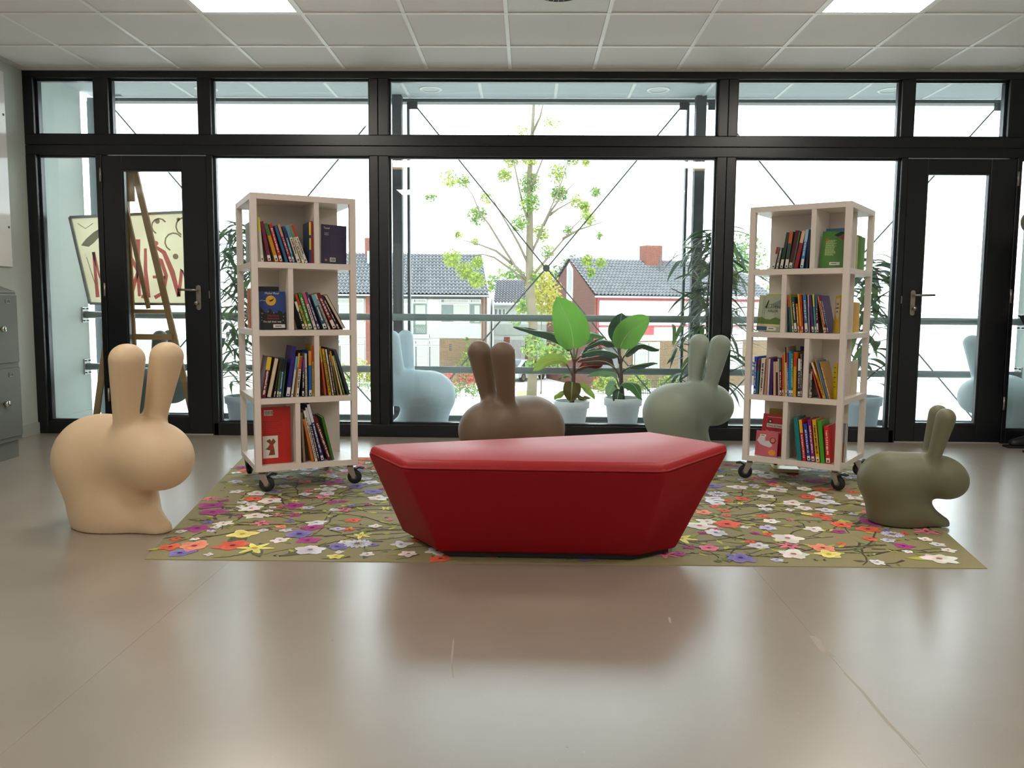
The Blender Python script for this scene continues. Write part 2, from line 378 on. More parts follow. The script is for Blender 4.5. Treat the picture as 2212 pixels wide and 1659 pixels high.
for x, lab in ((-2.60, 'above the left dracaena'), (-0.80, 'left of the tree, middle pane'), (1.01, 'right of the tree, middle pane'), (2.83, 'above the right bookcase')):
    t = thing('downlight', 'round white recessed loggia downlight '+lab, 'downlight', (x, 6.62, 2.705), 0, 'recessed downlights in the loggia')
    MB().lathe([(0.070,0.002),(0.070,-0.004),(0.092,-0.003),(0.094,0.0)], 32).build('trim_ring', M('lamp_white', 'fafcfc', 0.4), t, True)
    MB().lathe([(0.0,-0.0005),(0.069,-0.0005),(0.069,0.001)], 28).build('lens', M('lamp_lens', 'cfd8dc', 0.5), t)
OUTF = M('outer_frame_grey', '5a6467', 0.45, 0.2, 0.08, 20)
def otrim(n, label, *bx):
    mb = MB()
    for q in bx: mb.box(*q)
    return struct(mb.build('trim_%d' % n, OUTF), label, 'window frame')
otrim(14, 'grey bottom rail of the outer loggia glazing', (XL, XR, 6.93, 7.0, 0.0, 0.045))
otrim(15, 'grey top rail of the outer loggia glazing', (XL, XR, 6.90, 7.0, 2.678, 2.7045))
otrim(16, 'grey end post of the outer glazing by the left loggia wall', (XL-0.005, XL+0.065, 6.90, 7.0, 0.045, 2.678))
otrim(17, 'grey end post of the outer glazing by the right loggia wall', (XR-0.065, XR, 6.90, 7.0, 0.045, 2.678))
otrim(18, 'thin grey mullion right of the left steel post', (-1.035, -1.015, 6.93, 7.0, 0.045, 2.678))
otrim(19, 'thin grey mullion left of the right steel post', (1.300, 1.320, 6.93, 7.0, 0.045, 2.678))
for n, (a, b), lab in ((8, (XL+0.065, -1.035), 'outer loggia pane left of the left steel post'), (9, (-1.015, 1.300), 'outer loggia pane between the two steel posts'), (10, (1.320, XR-0.065), 'outer loggia pane right of the right steel post')):
    r = rootstruct('window_%d' % n, lab, 'window'); MB().box(a, b, 6.965, 6.970, 0.045, 2.678).build('pane', GLASS, r)
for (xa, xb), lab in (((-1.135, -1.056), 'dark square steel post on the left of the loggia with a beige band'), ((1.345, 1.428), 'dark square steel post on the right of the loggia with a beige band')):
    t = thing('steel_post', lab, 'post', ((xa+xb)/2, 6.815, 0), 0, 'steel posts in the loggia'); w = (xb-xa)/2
    MB().box(-w, w, -w, w, 0.0, 2.705).build('shaft', DARKST, t, False, 0.004, 1)
    MB().box(-w-0.001, w+0.001, -w-0.001, w+0.001, 2.105, 2.160).build('painted_reflection', M('beige_reflection', 'e2c9a4', 0.6), t)  # interior's reflection in the glass, put on the post as a beige strip
    MB().box(-w-0.02, w+0.02, -w-0.02, w+0.02, 0.0, 0.012).build('base_plate', DARKST, t)
RAIL = M('grey_tube', '87918f', 0.4, 0.1, 0.08, 30)
for z, lab in ((0.8935, 'upper grey tubular handrail running along the loggia'), (0.458, 'lower grey tubular rail running along the loggia')):
    t = thing('handrail', lab, 'handrail', (0, 6.735, z), 0, 'tubular rails in the loggia')
    MB().tube([(XL+0.006, 0, 0), (XR-0.006, 0, 0)], 0.029, 16).build('tube', RAIL, t, True)
    for x in (XL-0.001, XR-0.003):
        b_ = MB().box(x, x+0.006, -0.045, 0.045, -0.065, 0.065).build('wall_bracket', M('zinc', 'b9bcba', 0.4, 0.6), t)
        for sy in (-0.03, 0.03):
            for sz in (-0.05, 0.05): MB().lathe([(0.0,0.012),(0.006,0.012),(0.006,0.0)], 8, (x+0.005 if x < 0 else x-0.012, sy, sz), 0, 'x').build('bolt', DARKST, b_)
def brace(xa, xb, lab):
    xm = (xa+xb)/2; t = thing('cross_brace', lab, 'brace', (xm, 6.895, 1.312), 0, 'steel rod cross braces in the loggia')
    w = (xb-xa)/2-0.10
    for sx in (-1, 1):
        for zz in (1.335, -1.285):
            MB().tube([(sx*0.02, 0, 0.02*(1 if zz > 0 else -1)), (sx*w, 0, zz)], 0.0065, 8).build('rod', RAIL, t, True)
            MB().box(min(sx*(w-0.02), sx*(w+0.055)), max(sx*(w-0.02), sx*(w+0.055)), -0.006, 0.006, min(zz-0.03, zz+0.03), max(zz-0.03, zz+0.03)).build('gusset_plate', DARKST, t)
    MB().lathe([(0.0,-0.012),(0.030,-0.012),(0.030,0.012),(0.0,0.012)], 24, (0,0,0), 0, 'y').build('hub_disc', GREYM, t)
brace(-3.62, -1.13, 'steel rod cross brace behind the left bookcase')
brace(-1.06, 1.35, 'steel rod cross brace with a round hub in front of the tree')
brace(1.42, 3.92, 'steel rod cross brace behind the right bookcase')

# ------------------------------------------------------------------ the street outside, one storey down
ZG = -4.0
def brick_mat(name, c1, c2, mortar, sc_=1.0):
    m = bpy.data.materials.new(name); m.use_nodes = True; nt = m.node_tree; N = nt.nodes; L = nt.links; b = N['Principled BSDF']
    tc = N.new('ShaderNodeTexCoord'); sp = N.new('ShaderNodeSeparateXYZ'); L.new(tc.outputs['Object'], sp.inputs[0])
    ad = N.new('ShaderNodeMath'); ad.operation = 'ADD'; L.new(sp.outputs[0], ad.inputs[0]); L.new(sp.outputs[1], ad.inputs[1])
    cb = N.new('ShaderNodeCombineXYZ'); L.new(ad.outputs[0], cb.inputs[0]); L.new(sp.outputs[2], cb.inputs[1])
    br = N.new('ShaderNodeTexBrick'); br.inputs['Scale'].default_value = 1.0; br.inputs['Brick Width'].default_value = 0.22*sc_; br.inputs['Row Height'].default_value = 0.065*sc_
    br.inputs['Mortar Size'].default_value = 0.008; br.inputs['Color1'].default_value = lin(c1)+(1,); br.inputs['Color2'].default_value = lin(c2)+(1,); br.inputs['Mortar'].default_value = lin(mortar)+(1,)
    L.new(cb.outputs[0], br.inputs['Vector']); L.new(br.outputs['Color'], b.inputs['Base Color']); b.inputs['Roughness'].default_value = 0.85
    return m
BRED = brick_mat('red_brick', '7c3728', '6a2820', '826c5c'); BBRN = brick_mat('brown_brick', '6e5234', '564028', '887a66'); BROSE = brick_mat('rose_brick', '5c2c26', '4f241f', '6a544c')
PLAS = M('white_render', 'bfbfb9', 0.8, 0, 0.03, 3); PLAS2 = M('offwhite_panel', 'a2a59f', 0.8, 0, 0.05, 2)
WFR = M('white_window_frame', 'd2d2ce', 0.5); GFR = M('green_door_frame', '5f6f66', 0.5); HGL = M('house_glass', '56615e', 0.12, 0, 0.1, 2)
CURT = M('net_curtain', 'a4a79c', 0.9); ROOFM = M('grey_roof_tile', '66676b', 0.55, 0, 0.42, 2.2); GUT = M('zinc_gutter', '9da3a6', 0.5, 0.3); DKF = M('dark_fascia', '3a3a3a', 0.6); RDF = M('red_fascia', '9a3a42', 0.6)
PAVE = M('pale_paving', 'c8c6c0', 0.9, 0, 0.10, 0.8)
struct(MB().box(-160, 160, 7.6, 260, ZG-0.3, ZG).build('ground_street', PAVE), 'pale paved street and forecourt beyond the window', 'street')
def roof_tiles(name, parent, eL, eR, rR, rL, ncol, nrow, mat=ROOFM):
    """pantile surface over the quad eave-left, eave-right, ridge-right, ridge-left"""
    eL, eR, rR, rL = map(Vector, (eL, eR, rR, rL)); nrm = (eR-eL).cross(rL-eL).normalized()
    if nrm.z < 0: nrm = -nrm
    K = 6; mb = MB(); v = []; f = []; W = ncol*K+1; tl = (rL-eL).length/nrow
    for j in range(nrow):
        for e in (0, 1):
            tt = (j+e*0.999)/nrow
            for i in range(W):
                s = i/(W-1); p = eL.lerp(eR, s).lerp(rL.lerp(rR, s), tt)
                ph = (i % K)/K
                hgt = 0.060*math.sin(2*PI*ph)+(0.075 if e == 0 else 0.0)
                v.append(p+nrm*hgt)
    for r in range(2*nrow-1):
        for i in range(W-1): f.append((r*W+i, r*W+i+1, (r+1)*W+i+1, (r+1)*W+i))
    o = mb.add(v, f).build(name, mat, parent); tag(o, kind='stuff'); return o
def hwin(parent, x0, x1, z0, z1, y, fr=WFR, cur=0.0, fw=0.06, pane=HGL, name='window'):
    mb = MB().box(x0, x1, y-0.05, y+0.02, z0, z0+fw).box(x0, x1, y-0.05, y+0.02, z1-fw, z1).box(x0, x0+fw, y-0.05, y+0.02, z0+fw, z1-fw).box(x1-fw, x1, y-0.05, y+0.02, z0+fw, z1-fw)
    w = mb.build(name, fr, parent)
    MB().box(x0+fw, x1-fw, y-0.012, y-0.002, z0+fw, z1-fw).build('pane', pane, w)
    if cur:
        n = max(4, int((x1-x0)*cur/0.07)); v = []; f = []
        for i in range(n+1):
            x = x0+fw+(x1-x0-2*fw)*(1-cur)+(x1-x0-2*fw)*cur*i/n; yy = y-0.018-0.022*(i % 2); v += [(x, yy, z0+fw), (x, yy, z1-fw)]
        f = [(2*i, 2*i+2, 2*i+3, 2*i+1) for i in range(n)]
        MB().add(v, f).build('curtain', CURT, w)
    return w
# white terraced house, left of the tree
hs = thing('terraced_house', 'white terraced house with a grey pantile roof left of the tree', 'house', (0, 54, ZG)); T = lambda z: z-ZG
MB().box(-18.0, -2.80, 0.05, 9.0, 0, T(1.70)).build('wall', PLAS, hs)
for a, b in ((-10.86, -10.36), (-3.13, -2.78)): MB().box(a, b, -0.12, 0.06, 0, T(1.72)).build('brick_pier', BRED, hs)
MB().tube([(-2.95, -0.17, 0), (-2.95, -0.17, T(1.7))], 0.05, 8).build('downpipe', GFR, hs)
rf = roof_tiles('roof', hs, (-18.2, -0.45, T(1.86)), (-2.66, -0.45, T(1.86)), (-3.45, 4.6, T(4.86)), (-18.2, 4.6, T(4.86)), 60, 13)
MB().prism([(-18.0, T(1.7)), (-2.85, T(1.7)), (-3.5, T(4.78)), (-18.0, T(4.78))], 4.4, 4.7).build('roof_backing', DKF, hs)
MB().box(-18.2, -2.62, -0.58, -0.42, T(1.72), T(1.82)).build('gutter', GUT, hs); MB().box(-18.2, -3.10, -0.10, 0.06, T(1.55), T(1.73)).build('fascia', DKF, hs)
ch = MB().box(-11.75, -11.0, 4.2, 4.9, T(4.5), T(5.9)).build('chimney', BRED, hs)
MB().tube([(-11.3, 3.2, T(4.0)), (-11.3, 3.2, T(4.9))], 0.09, 8).build('vent_pipe', GUT, hs)
for x0, x1 in ((-9.20, -7.88), (-12.9, -11.0), (-15.3, -13.2)):
    hwin(hs, x0, x1, T(1.22), T(1.56), 0.0, cur=0.96); hwin(hs, x0, x1, T(-0.05), T(1.20), 0.0, cur=0.9)
hwin(hs, -7.70, -6.80, T(1.28), T(1.56), 0, cur=0.9); hwin(hs, -5.88, -3.96, T(1.28), T(1.58), 0, cur=0.9); hwin(hs, -3.93, -3.18, T(1.28), T(1.58), 0, cur=0.9)
hwin(hs, -5.88, -3.96, T(-0.02), T(1.25), 0, cur=0.55); hwin(hs, -3.90, -3.20, T(-0.02), T(1.22), 0, GFR, 0.6, 0.07)
hwin(hs, -7.70, -6.80, T(-0.78), T(1.22), 0, GFR, 0.9, 0.08, name='balcony_door')
lat = MB()
for i in range(6):
    x = -7.62+0.74*i/6
    for s in (1, -1): lat.bar((x if s > 0 else x+0.123, -0.08, T(-0.70)), (x+0.123 if s > 0 else x, -0.08, T(-0.45)), 0.018, 0.018).bar((x if s < 0 else x+0.123, -0.08, T(-0.45)), (x+0.123 if s < 0 else x, -0.08, T(-0.2)), 0.018, 0.018)
lat.box(-7.66, -6.84, -0.10, -0.06, T(-0.20), T(-0.16)).box(-7.66, -6.84, -0.10, -0.06, T(-0.74), T(-0.70)).build('lattice_railing', GFR, hs)
MB().box(-7.85, -6.62, -0.16, 0.05, T(-1.06), T(-0.80)).build('balcony_ledge', PLAS2, hs)
MB().box(-6.60, -3.13, -0.05, 0.06, T(-1.04), T(-0.20)).build('parapet_panel', PLAS2, hs); MB().box(-10.36, -7.86, -0.05, 0.06, T(-1.04), T(-0.2)).build('parapet_panel', PLAS2, hs); MB().box(-18, -10.86, -0.05, 0.06, T(-1.04), T(-0.2)).build('parapet_panel', PLAS2, hs)
MB().box(-5.92, -3.13, -0.04, 0.06, 0, T(-1.06)).build('brick_wall', BBRN, hs)
for i in range(4): MB().box(-5.30, -5.12, -0.05, -0.03, T(-1.50-0.12*i), T(-1.43-0.12*i)).build('air_brick', DKF, hs)
for x0, x1 in ((-7.64, -6.74), (-6.70, -5.96), (-12.9, -11.0)):
    hwin(hs, x0, x1, T(-1.50), T(-1.18), 0, cur=0.9); hwin(hs, x0, x1, T(-3.0), T(-1.55), 0, cur=0.85)
# garage block between the houses
gb = thing('garage_block', 'low white link building with striped garage doors behind the tree', 'building', (0, 60, ZG))
MB().box(-2.6, 1.9, 0.05, 8, 0, T(1.28)).build('wall', PLAS, gb)
roof_tiles('roof', gb, (-2.6, -0.3, T(1.30)), (2.0, -0.3, T(1.30)), (2.0, 4.2, T(3.25)), (-2.6, 4.2, T(3.25)), 20, 11, M('brown_grey_roof_tile', '626066', 0.5, 0, 0.18, 3))
MB().box(-2.6, 2.0, -0.42, -0.28, T(1.18), T(1.28)).build('gutter', GUT, gb)
for x0, x1 in ((-2.55, -2.3), (-2.25, -2.0), (-1.95, -1.72)): hwin(gb, x0, x1, T(0.35), T(0.95), 0, WFR, 0, 0.05, M('dark_house_glass', '4a525c', 0.2) if x1-x0 < 0.4 else HGL)
MB().box(-2.6, 1.9, -0.03, 0.06, T(-1.0), T(-0.2)).build('panel_band', PLAS2, gb)
for a, b in ((-1.80, -1.38), (-0.2, 0.25)): MB().box(a, b, -0.06, 0.06, 0, T(-1.15)).build('brick_pier', BRED, gb)
for a, b in ((-2.58, -1.82), (-1.36, -0.22)):
    d = MB().box(a, b, -0.02, 0.06, 0, T(-1.35)).build('garage_door', DKF, gb); n = 12
    for i in range(n): MB().box(a+(b-a)*i/n, a+(b-a)*(i+0.5)/n, -0.045, -0.02, 0, T(-1.35)).build('door_slat', M('door_slat_white', 'd8d4d0', 0.6), d)
# gabled brick house, right
ga = thing('gabled_house', 'brick gabled house with a grey pantile roof right of the tree', 'house', (4.07, 50, ZG), math.radians(19.5))
Lg, Dg, ze, zr = 12.7, 8.32, T(1.72), T(4.20)
gm = MB(); gm.add([(0,0,0),(0,Dg,0),(0,Dg,ze),(0,Dg/2,zr-0.05),(0,0,ze),(0.25,0,0),(0.25,Dg,0),(0.25,Dg,ze),(0.25,Dg/2,zr-0.05),(0.25,0,ze)], [(0,4,3,2,1),(5,6,7,8,9),(0,1,6,5),(1,2,7,6),(2,3,8,7),(3,4,9,8),(4,0,5,9)]).build('gable_wall', BROSE, ga)
MB().box(0.25, Lg, 0.05, Dg, T(-1.0), ze).build('wall', PLAS, ga); MB().box(0.25, Lg, 0.05, Dg, 0, T(-1.0)).build('brick_wall', BBRN, ga)
roof_tiles('roof', ga, (-0.12, -0.35, ze+0.10), (Lg+0.1, -0.35, ze+0.10), (Lg-0.7, Dg/2, zr+0.10), (-0.12, Dg/2, zr+0.10), 52, 13)
roof_tiles('roof', ga, (Lg-0.1, Dg+0.35, ze+0.10), (-0.12, Dg+0.35, ze+0.10), (-0.12, Dg/2, zr+0.10), (Lg-0.7, Dg/2, zr+0.10), 50, 13)
MB().box(-0.2, Lg+0.1, -0.5, -0.36, ze-0.05, ze+0.06).build('gutter', GUT, ga); MB().box(0.12, Lg, -0.12, 0.06, ze-0.20, ze-0.06).build('fascia', RDF, ga)
MB().box(-0.02, 0.27, -0.03, 0.05, 0, ze).build('corner_pier', BRED, ga); MB().tube([(0.15, -0.1, 0), (0.15, -0.1, ze)], 0.05, 8).build('downpipe', RDF, ga)
gw = MB().prism([(3.55, T(1.5)), (4.55, T(1.5)), (4.55, T(3.75)), (4.16, T(4.0)), (3.55, T(3.55))], -0.05, 0.02)
gw.v = [(y, x, z) for x, y, z in gw.v]; gwo = gw.build('gable_window', WFR, ga)
g2 = MB().prism([(3.75, T(2.1)), (4.35, T(2.1)), (4.35, T(3.5)), (4.16, T(3.7)), (3.75, T(3.4))], -0.07, -0.05); g2.v = [(y, x, z) for x, y, z in g2.v]; g2.build('pane', HGL, gwo)
MB().box(-0.06, 0.0, 3.6, 4.5, T(0.6), T(1.45)).build('pink_panel', M('pink_panel', 'd9a8b4', 0.7), ga)
MB().box(5.2, 6.4, 3.4, 4.4, zr-0.6, zr+1.05).build('chimney', BRED, ga); MB().tube([(5.8, 2.6, zr-0.9), (5.8, 2.6, zr+0.3)], 0.06, 8).build('vent_pipe', DARKST, ga)
MB().box(0.27, Lg, -0.10, 0.06, T(-0.12), T(-0.03)).build('string_course', RDF, ga)
MB().box(3.25, 4.05, -0.06, 0.06, T(-0.62), T(-0.12)).build('red_panel', M('red_panel', 'a8474c', 0.7), ga)
for x0, x1 in ((2.65, 3.6), (3.62, 4.5), (9.2, 10.6)): hwin(ga, x0, x1, T(-1.5), T(-1.08), 0, cur=0.9); hwin(ga, x0, x1, T(-3.0), T(-1.55), 0, cur=0.9)
MB().box(0.5, 1.6, -0.02, 0.06, 0, T(-1.35)).build('front_door', M('grey_door', '6c6a6c', 0.6), ga); MB().box(0.35, 1.9, -0.75, 0.05, T(-1.35), T(-1.18)).build('porch_roof', RDF, ga)
for x in (9.6, 10.6): hwin(ga, x-0.4, x+0.4, T(-0.35), T(1.0), 0, cur=0.9)

# ------------------------------------------------------------------ vegetation outside
def leaf_mat(name, hexs, trans=0.35):
    m = bpy.data.materials.new(name); m.use_nodes = True; nt = m.node_tree; N = nt.nodes; L = nt.links
    N.remove(N['Principled BSDF']); tc = N.new('ShaderNodeTexCoord'); no = N.new('ShaderNodeTexNoise'); no.inputs['Scale'].default_value = 2.5
    L.new(tc.outputs['Object'], no.inputs['Vector']); c = lin(hexs); mx = N.new('ShaderNodeMix'); mx.data_type = 'RGBA'
    mx.inputs['A'].default_value = tuple(v*0.7 for v in c)+(1,); mx.inputs['B'].default_value = tuple(min(1, v*1.3) for v in c)+(1,); L.new(no.outputs['Fac'], mx.inputs['Factor'])
    d = N.new('ShaderNodeBsdfDiffuse'); t = N.new('ShaderNodeBsdfTranslucent'); s = N.new('ShaderNodeMixShader'); s.inputs[0].default_value = trans
    L.new(mx.outputs['Result'], d.inputs['Color']); L.new(mx.outputs['Result'], t.inputs['Color']); L.new(d.outputs[0], s.inputs[1]); L.new(t.outputs[0], s.inputs[2]); L.new(s.outputs[0], N['Material Output'].inputs[0])
    return m
LF = [leaf_mat('leaf_yellow_green', '9ea852'), leaf_mat('leaf_green', '76925a'), leaf_mat('leaf_yellow', 'aca352'), leaf_mat('leaf_dark_green', '5a7848'), leaf_mat('rose_red', 'c9545c')]
BARK = M('tree_bark', '6c6250', 0.9, 0, 0.3, 3, 0.3)
def foliage(parent, clusters, size, mats, seed, name='foliage'):
    r = random.Random(seed); mb = MB()
    for (x, y, z, rad, cnt, mi) in clusters:
        for _ in range(cnt):
            d = Vector((r.gauss(0,1), r.gauss(0,1), r.gauss(0,1))).normalized()*rad*(r.random()**0.45)
            p = Vector((x, y, z))+d
            a = Vector((r.gauss(0,1), r.gauss(0,1), r.gauss(0,0.7))).normalized(); b = a.cross(Vector((r.gauss(0,1), r.gauss(0,1), r.gauss(0,1)))).normalized()
            s = size*r.uniform(0.6, 1.3)
            mb.add([p-a*s, p+b*s*0.45, p+a*s, p-b*s*0.45], [(0,1,2,3)], mi if r.random() > 0.25 else (mi+1) % len(mats))
    o = mb.build(name, mats, parent); tag(o, kind='stuff'); return o
K = 40.65
def tp(px, py): return ((px-1150)/K, (868-py)/K)     # street tree laid out on its own plane, 43 m away
tr = thing('street_tree', 'tall thin-leaved street tree standing in front of the houses', 'tree', (0.24, 43.05, ZG))
tpts = [(1148,868,12),(1150,800,10.5),(1150,700,10),(1144,640,9.5),(1141,590,8.5),(1141,500,7.5),(1139,387,6),(1144,300,4),(1147,235,3),(1150,160,1.2)]
MB().tube([(tp(x,y)[0], 0, tp(x,y)[1]) for x,y,r in tpts], [r/K for x,y,r in tpts], 10).build('trunk', BARK, tr, True)
BR = [[(1141,612),(1110,575),(1080,530),(1055,490),(1035,465),(1020,430),(1000,400)],[(1140,575),(1118,530),(1100,500),(1075,460),(1058,432)],[(1136,612),(1105,585),(1065,557),(1040,550),(1005,555)],[(1105,572),(1070,545),(1035,533),(1003,526)],
 [(1143,602),(1165,575),(1195,540),(1220,510),(1235,490),(1258,468)],[(1146,545),(1158,520),(1168,490),(1180,465),(1200,420),(1215,375),(1225,335)],[(1137,480),(1128,455),(1120,425),(1110,380),(1104,345),(1095,310)],[(1182,468),(1200,455),(1235,435)],[(1212,517),(1245,500),(1290,488)],[(1170,490),(1185,460),(1210,425),(1238,398)],[(1142,420),(1150,395),(1165,360),(1188,330)],[(1143,300),(1160,270),(1168,240)]]
for i, b in enumerate(BR):
    dy = rnd.uniform(-1.6, 1.6); n = len(b)
    MB().tube([(tp(*p)[0], dy*k/(n-1), tp(*p)[1]) for k, p in enumerate(b)], [(3.2-2.5*k/(n-1))/K for k in range(n)], 6).build('branch', BARK, tr, True)
CL = [(930,428,14,26),(972,400,20,34),(998,396,16,30),(1025,463,22,70),(1047,430,16,22),(1085,375,16,40),(1100,350,20,50),(1140,350,20,70),(1140,400,26,90),(1140,445,24,80),(1120,490,20,50),(1200,380,22,50),(1228,350,18,40),(1203,420,20,70),(1255,366,9,16),(1280,420,12,20),(1240,440,16,24),(1258,450,13,36),(1262,475,18,40),(1225,495,12,20),(1165,502,20,50),(1180,545,16,26),(975,560,22,60),(1000,585,20,60),(1027,605,20,60),(1032,572,14,36),(1262,566,14,36),(1290,570,12,26),(1272,588,11,26),(1285,515,8,8),(988,510,9,16),(1025,525,9,10),(1150,220,20,16),(1185,270,22,16),(1120,290,18,12),(1150,600,16,30)]
foliage(tr, [(tp(x,y)[0], rnd.uniform(-1.5,1.5), tp(x,y)[1], r/K, int(c*6), rnd.choice((0,0,1))) for x,y,r,c in CL], 0.095, [LF[0], LF[1]], 3)
foliage(tr, [(tp(x,y)[0], rnd.uniform(-0.8,0.8), tp(x,y)[1], r/K, c, m) for x,y,r,c,m in ((1150,745,26,150,0),(1190,770,34,260,0),(1150,790,20,120,0),(1215,760,22,110,0),(1125,660,18,90,0),(1112,690,14,50,0))], 0.15, [LF[1], LF[0]], 4, 'trunk_shoots')
def bush(name, label, cat, loc, cl, size, mats, seed, group=None):
    t = thing(name, label, cat, loc, 0, group)
    MB().tube([(0,0,0), (0.02,0,0.25), (-0.02,0.02,max(0.3, cl[0][2]))], [0.05,0.04,0.02], 6).build('stem', BARK, t, True)
    foliage(t, cl, size, mats, seed); return t
bush('yellow_tree', 'bright yellow-green tree just behind the street tree trunk', 'tree', (0.75, 47, ZG), [(0.1,0,5.9,1.15,620,0),(-0.5,0.3,4.9,0.9,300,0),(0.7,0,4.7,0.8,240,0),(0.0,0,6.9,0.7,160,0)], 0.13, [LF[2], LF[0]], 5)
bush('background_tree', 'dark green tree above the link building beside the brick gable', 'tree', (4.2, 80, ZG), [(0.3,0,8.6,1.7,700,0),(-1.2,0,8.0,1.3,400,0)], 0.2, [LF[3], LF[1]], 6, 'trees behind the houses')
bush('background_tree', 'green tree above the link building left of the trunk', 'tree', (-1.9, 80, ZG), [(0.0,0,8.0,1.4,500,0),(1.5,0,7.6,1.0,260,0),(-1.8,0,7.4,0.9,220,0)], 0.2, [LF[1], LF[0]], 7, 'trees behind the houses')
bush('background_tree', 'pale tree rising behind the roof at the right bookcase', 'tree', (18.6, 72, ZG), [(0,0,9.5,2.2,900,0),(3.4,0,7.9,1.6,500,0)], 0.2, [LF[1], LF[3]], 8, 'trees behind the houses')
bush('wall_shrub', 'pointed shrub growing against the brown brick wall', 'shrub', (-4.05, 52.6, ZG), [(0,0,1.0,0.75,420,0),(-0.5,0,0.7,0.6,260,0),(0.2,0,1.9,0.5,220,0),(0.25,0,2.5,0.28,110,0),(0.05,0,2.95,0.13,40,0),(0.8,0,2.0,0.3,70,0)], 0.11, [LF[1], LF[2]], 9)
bush('rose_bed', 'bed of red roses in front of the white house', 'rose bush', (-4.1, 48.2, ZG), [(0,0,0.75,0.75,300,1),(-0.9,0,0.7,0.6,220,1),(0.7,0,0.7,0.6,240,1),(0.1,-0.2,0.8,0.45,200,0)], 0.09, [LF[1], LF[4]], 10)
bush('low_hedge', 'low green hedge beside the white bollard', 'hedge', (-4.0, 44.5, ZG), [(0.05*i, 0, 0.45, 0.45, 60, 0) for i in range(-24, 25, 4)], 0.08, [LF[1], LF[3]], 11)
bush('yellow_shrub', 'yellow-green shrub seen beside the left bookcase', 'shrub', (-10.6, 50.5, ZG), [(0,0,0.9,0.9,500,0),(-1.2,0,0.7,0.8,360,0),(0.9,0,0.6,0.6,240,0)], 0.1, [LF[2], LF[1]], 12)
bush('low_hedge', 'low green hedge seen beside the left bookcase', 'hedge', (-10.6, 46.5, ZG), [(0.1*i, 0, 0.45, 0.45, 60, 0) for i in range(-28, 29, 4)], 0.08, [LF[1], LF[3]], 13)
for i, (x, y, lab) in enumerate(((4.6, 50.2, 'behind the left banana plant'), (6.6, 51.0, 'between the two banana plants'), (8.6, 51.6, 'left of the grey green rabbit ears'), (10.6, 52.2, 'behind the right dracaena'))):
    bush('garden_shrub', 'yellow-green garden shrub '+lab, 'shrub', (x, y-2.6, ZG), [(0,0,0.6,0.6,380,0),(-0.45,0,0.5,0.42,200,0),(0.45,0,0.5,0.42,200,0)], 0.09, [LF[0], LF[3]], 20+i, 'shrubs in the garden of the gabled house')
fe = thing('garden_fence', 'thin black bar fence in front of the gabled house garden', 'fence', (6.4, 46.6, ZG), math.radians(12))
MB().box(0, 5.2, -0.012, 0.012, 0.86, 0.9).build('top_rail', DKF, fe); MB().box(0, 5.2, -0.012, 0.012, 0.12, 0.16).build('bottom_rail', DKF, fe)
for i in range(40): MB().box(0.13*i, 0.13*i+0.02, -0.01, 0.01, 0, 0.95).build('bar', DKF, fe)
fe2 = thing('garden_fence', 'pale wire fence beside the left bookcase', 'fence', (-14.0, 44.0, ZG))
MB().box(0, 5.6, -0.012, 0.012, 0.82, 0.86).build('top_rail', GUT, fe2)
for i in range(36): MB().box(0.16*i, 0.16*i+0.02, -0.01, 0.01, 0, 0.86).build('bar', GUT, fe2)
WB = M('white_bollard', 'e8e6e0', 0.6)
for x, y, lab in ((-3.29, 40.7, 'white street bollard left of the brown rabbit ears'), (-0.68, 43.0, 'white street bollard right of the brown rabbit ears')):
    t = thing('bollard', lab, 'bollard', (x, y, ZG), 0, 'white street bollards')
    MB().lathe([(0.0,0.86),(0.06,0.85),(0.085,0.80),(0.085,0.0)], 16).build('shaft', WB, t, True); MB().lathe([(0.088,0.72),(0.09,0.70),(0.09,0.66),(0.088,0.64)], 16).build('ring', M('bollard_ring', 'b9b9b4', 0.5), t)
kb = MB().box(-2.1, 0.0, 45.6, 45.9, ZG, ZG+0.32).build('garden_wall', M('tan_stone', 'b3a284', 0.85, 0, 0.15, 5)); tag(kb, 'low tan garden wall left of the street tree trunk', 'low wall')
sg = thing('road_sign', 'small red and white striped road marker behind the pale blue rabbit', 'road sign', (-5.6, 36.5, ZG))
MB().box(-0.16, 0.16, -0.01, 0.01, 0.25, 0.95).build('board', WB, sg); MB().tube([(0,0.03,0),(0,0.03,0.95)], 0.025, 8).build('post', GUT, sg)
for k in (0.3, 0.62): MB().add([(-0.16,-0.012,k),(0.16,-0.012,k+0.14),(0.16,-0.012,k+0.30),(-0.16,-0.012,k+0.16)], [(0,1,2,3)]).build('red_stripe', M('sign_red', 'd8392c', 0.5), sg)
# parked hatchback
cr = thing('parked_car', 'pale silver hatchback parked in front of the garages', 'car', (-0.35, 56.2, ZG), math.radians(238))
prof = [(-1.9,0.32),(-1.95,0.55),(-1.9,0.85),(-1.75,0.98),(-0.6,1.02),(-0.95,1.03),(-0.55,1.40),(0.1,1.48),(1.1,1.46),(1.75,1.05),(1.9,0.95),(1.95,0.5),(1.9,0.3)]
prof = [p for p in prof if p != (-0.6,1.02)]
CARP = M('car_paint', 'c9d0d4', 0.25, 0.3, 0.04, 3, 0, 0.5, None, 0.5)
MB().prism([(x, z) for x, z in prof], -0.83, 0.83).build('body', CARP, cr, False, 0.08, 3)
CG = M('car_glass', '39444a', 0.1)
MB().prism([(-0.78,1.04),(-0.5,1.36),(0.1,1.43),(1.05,1.41),(1.55,1.05)], -0.845, 0.845).build('side_windows', CG, cr)
MB().add([(-0.97,-0.70,1.04),(-0.97,0.70,1.04),(-0.58,0.60,1.40),(-0.58,-0.60,1.40)], [(0,1,2,3)]).build('windscreen', CG, cr)
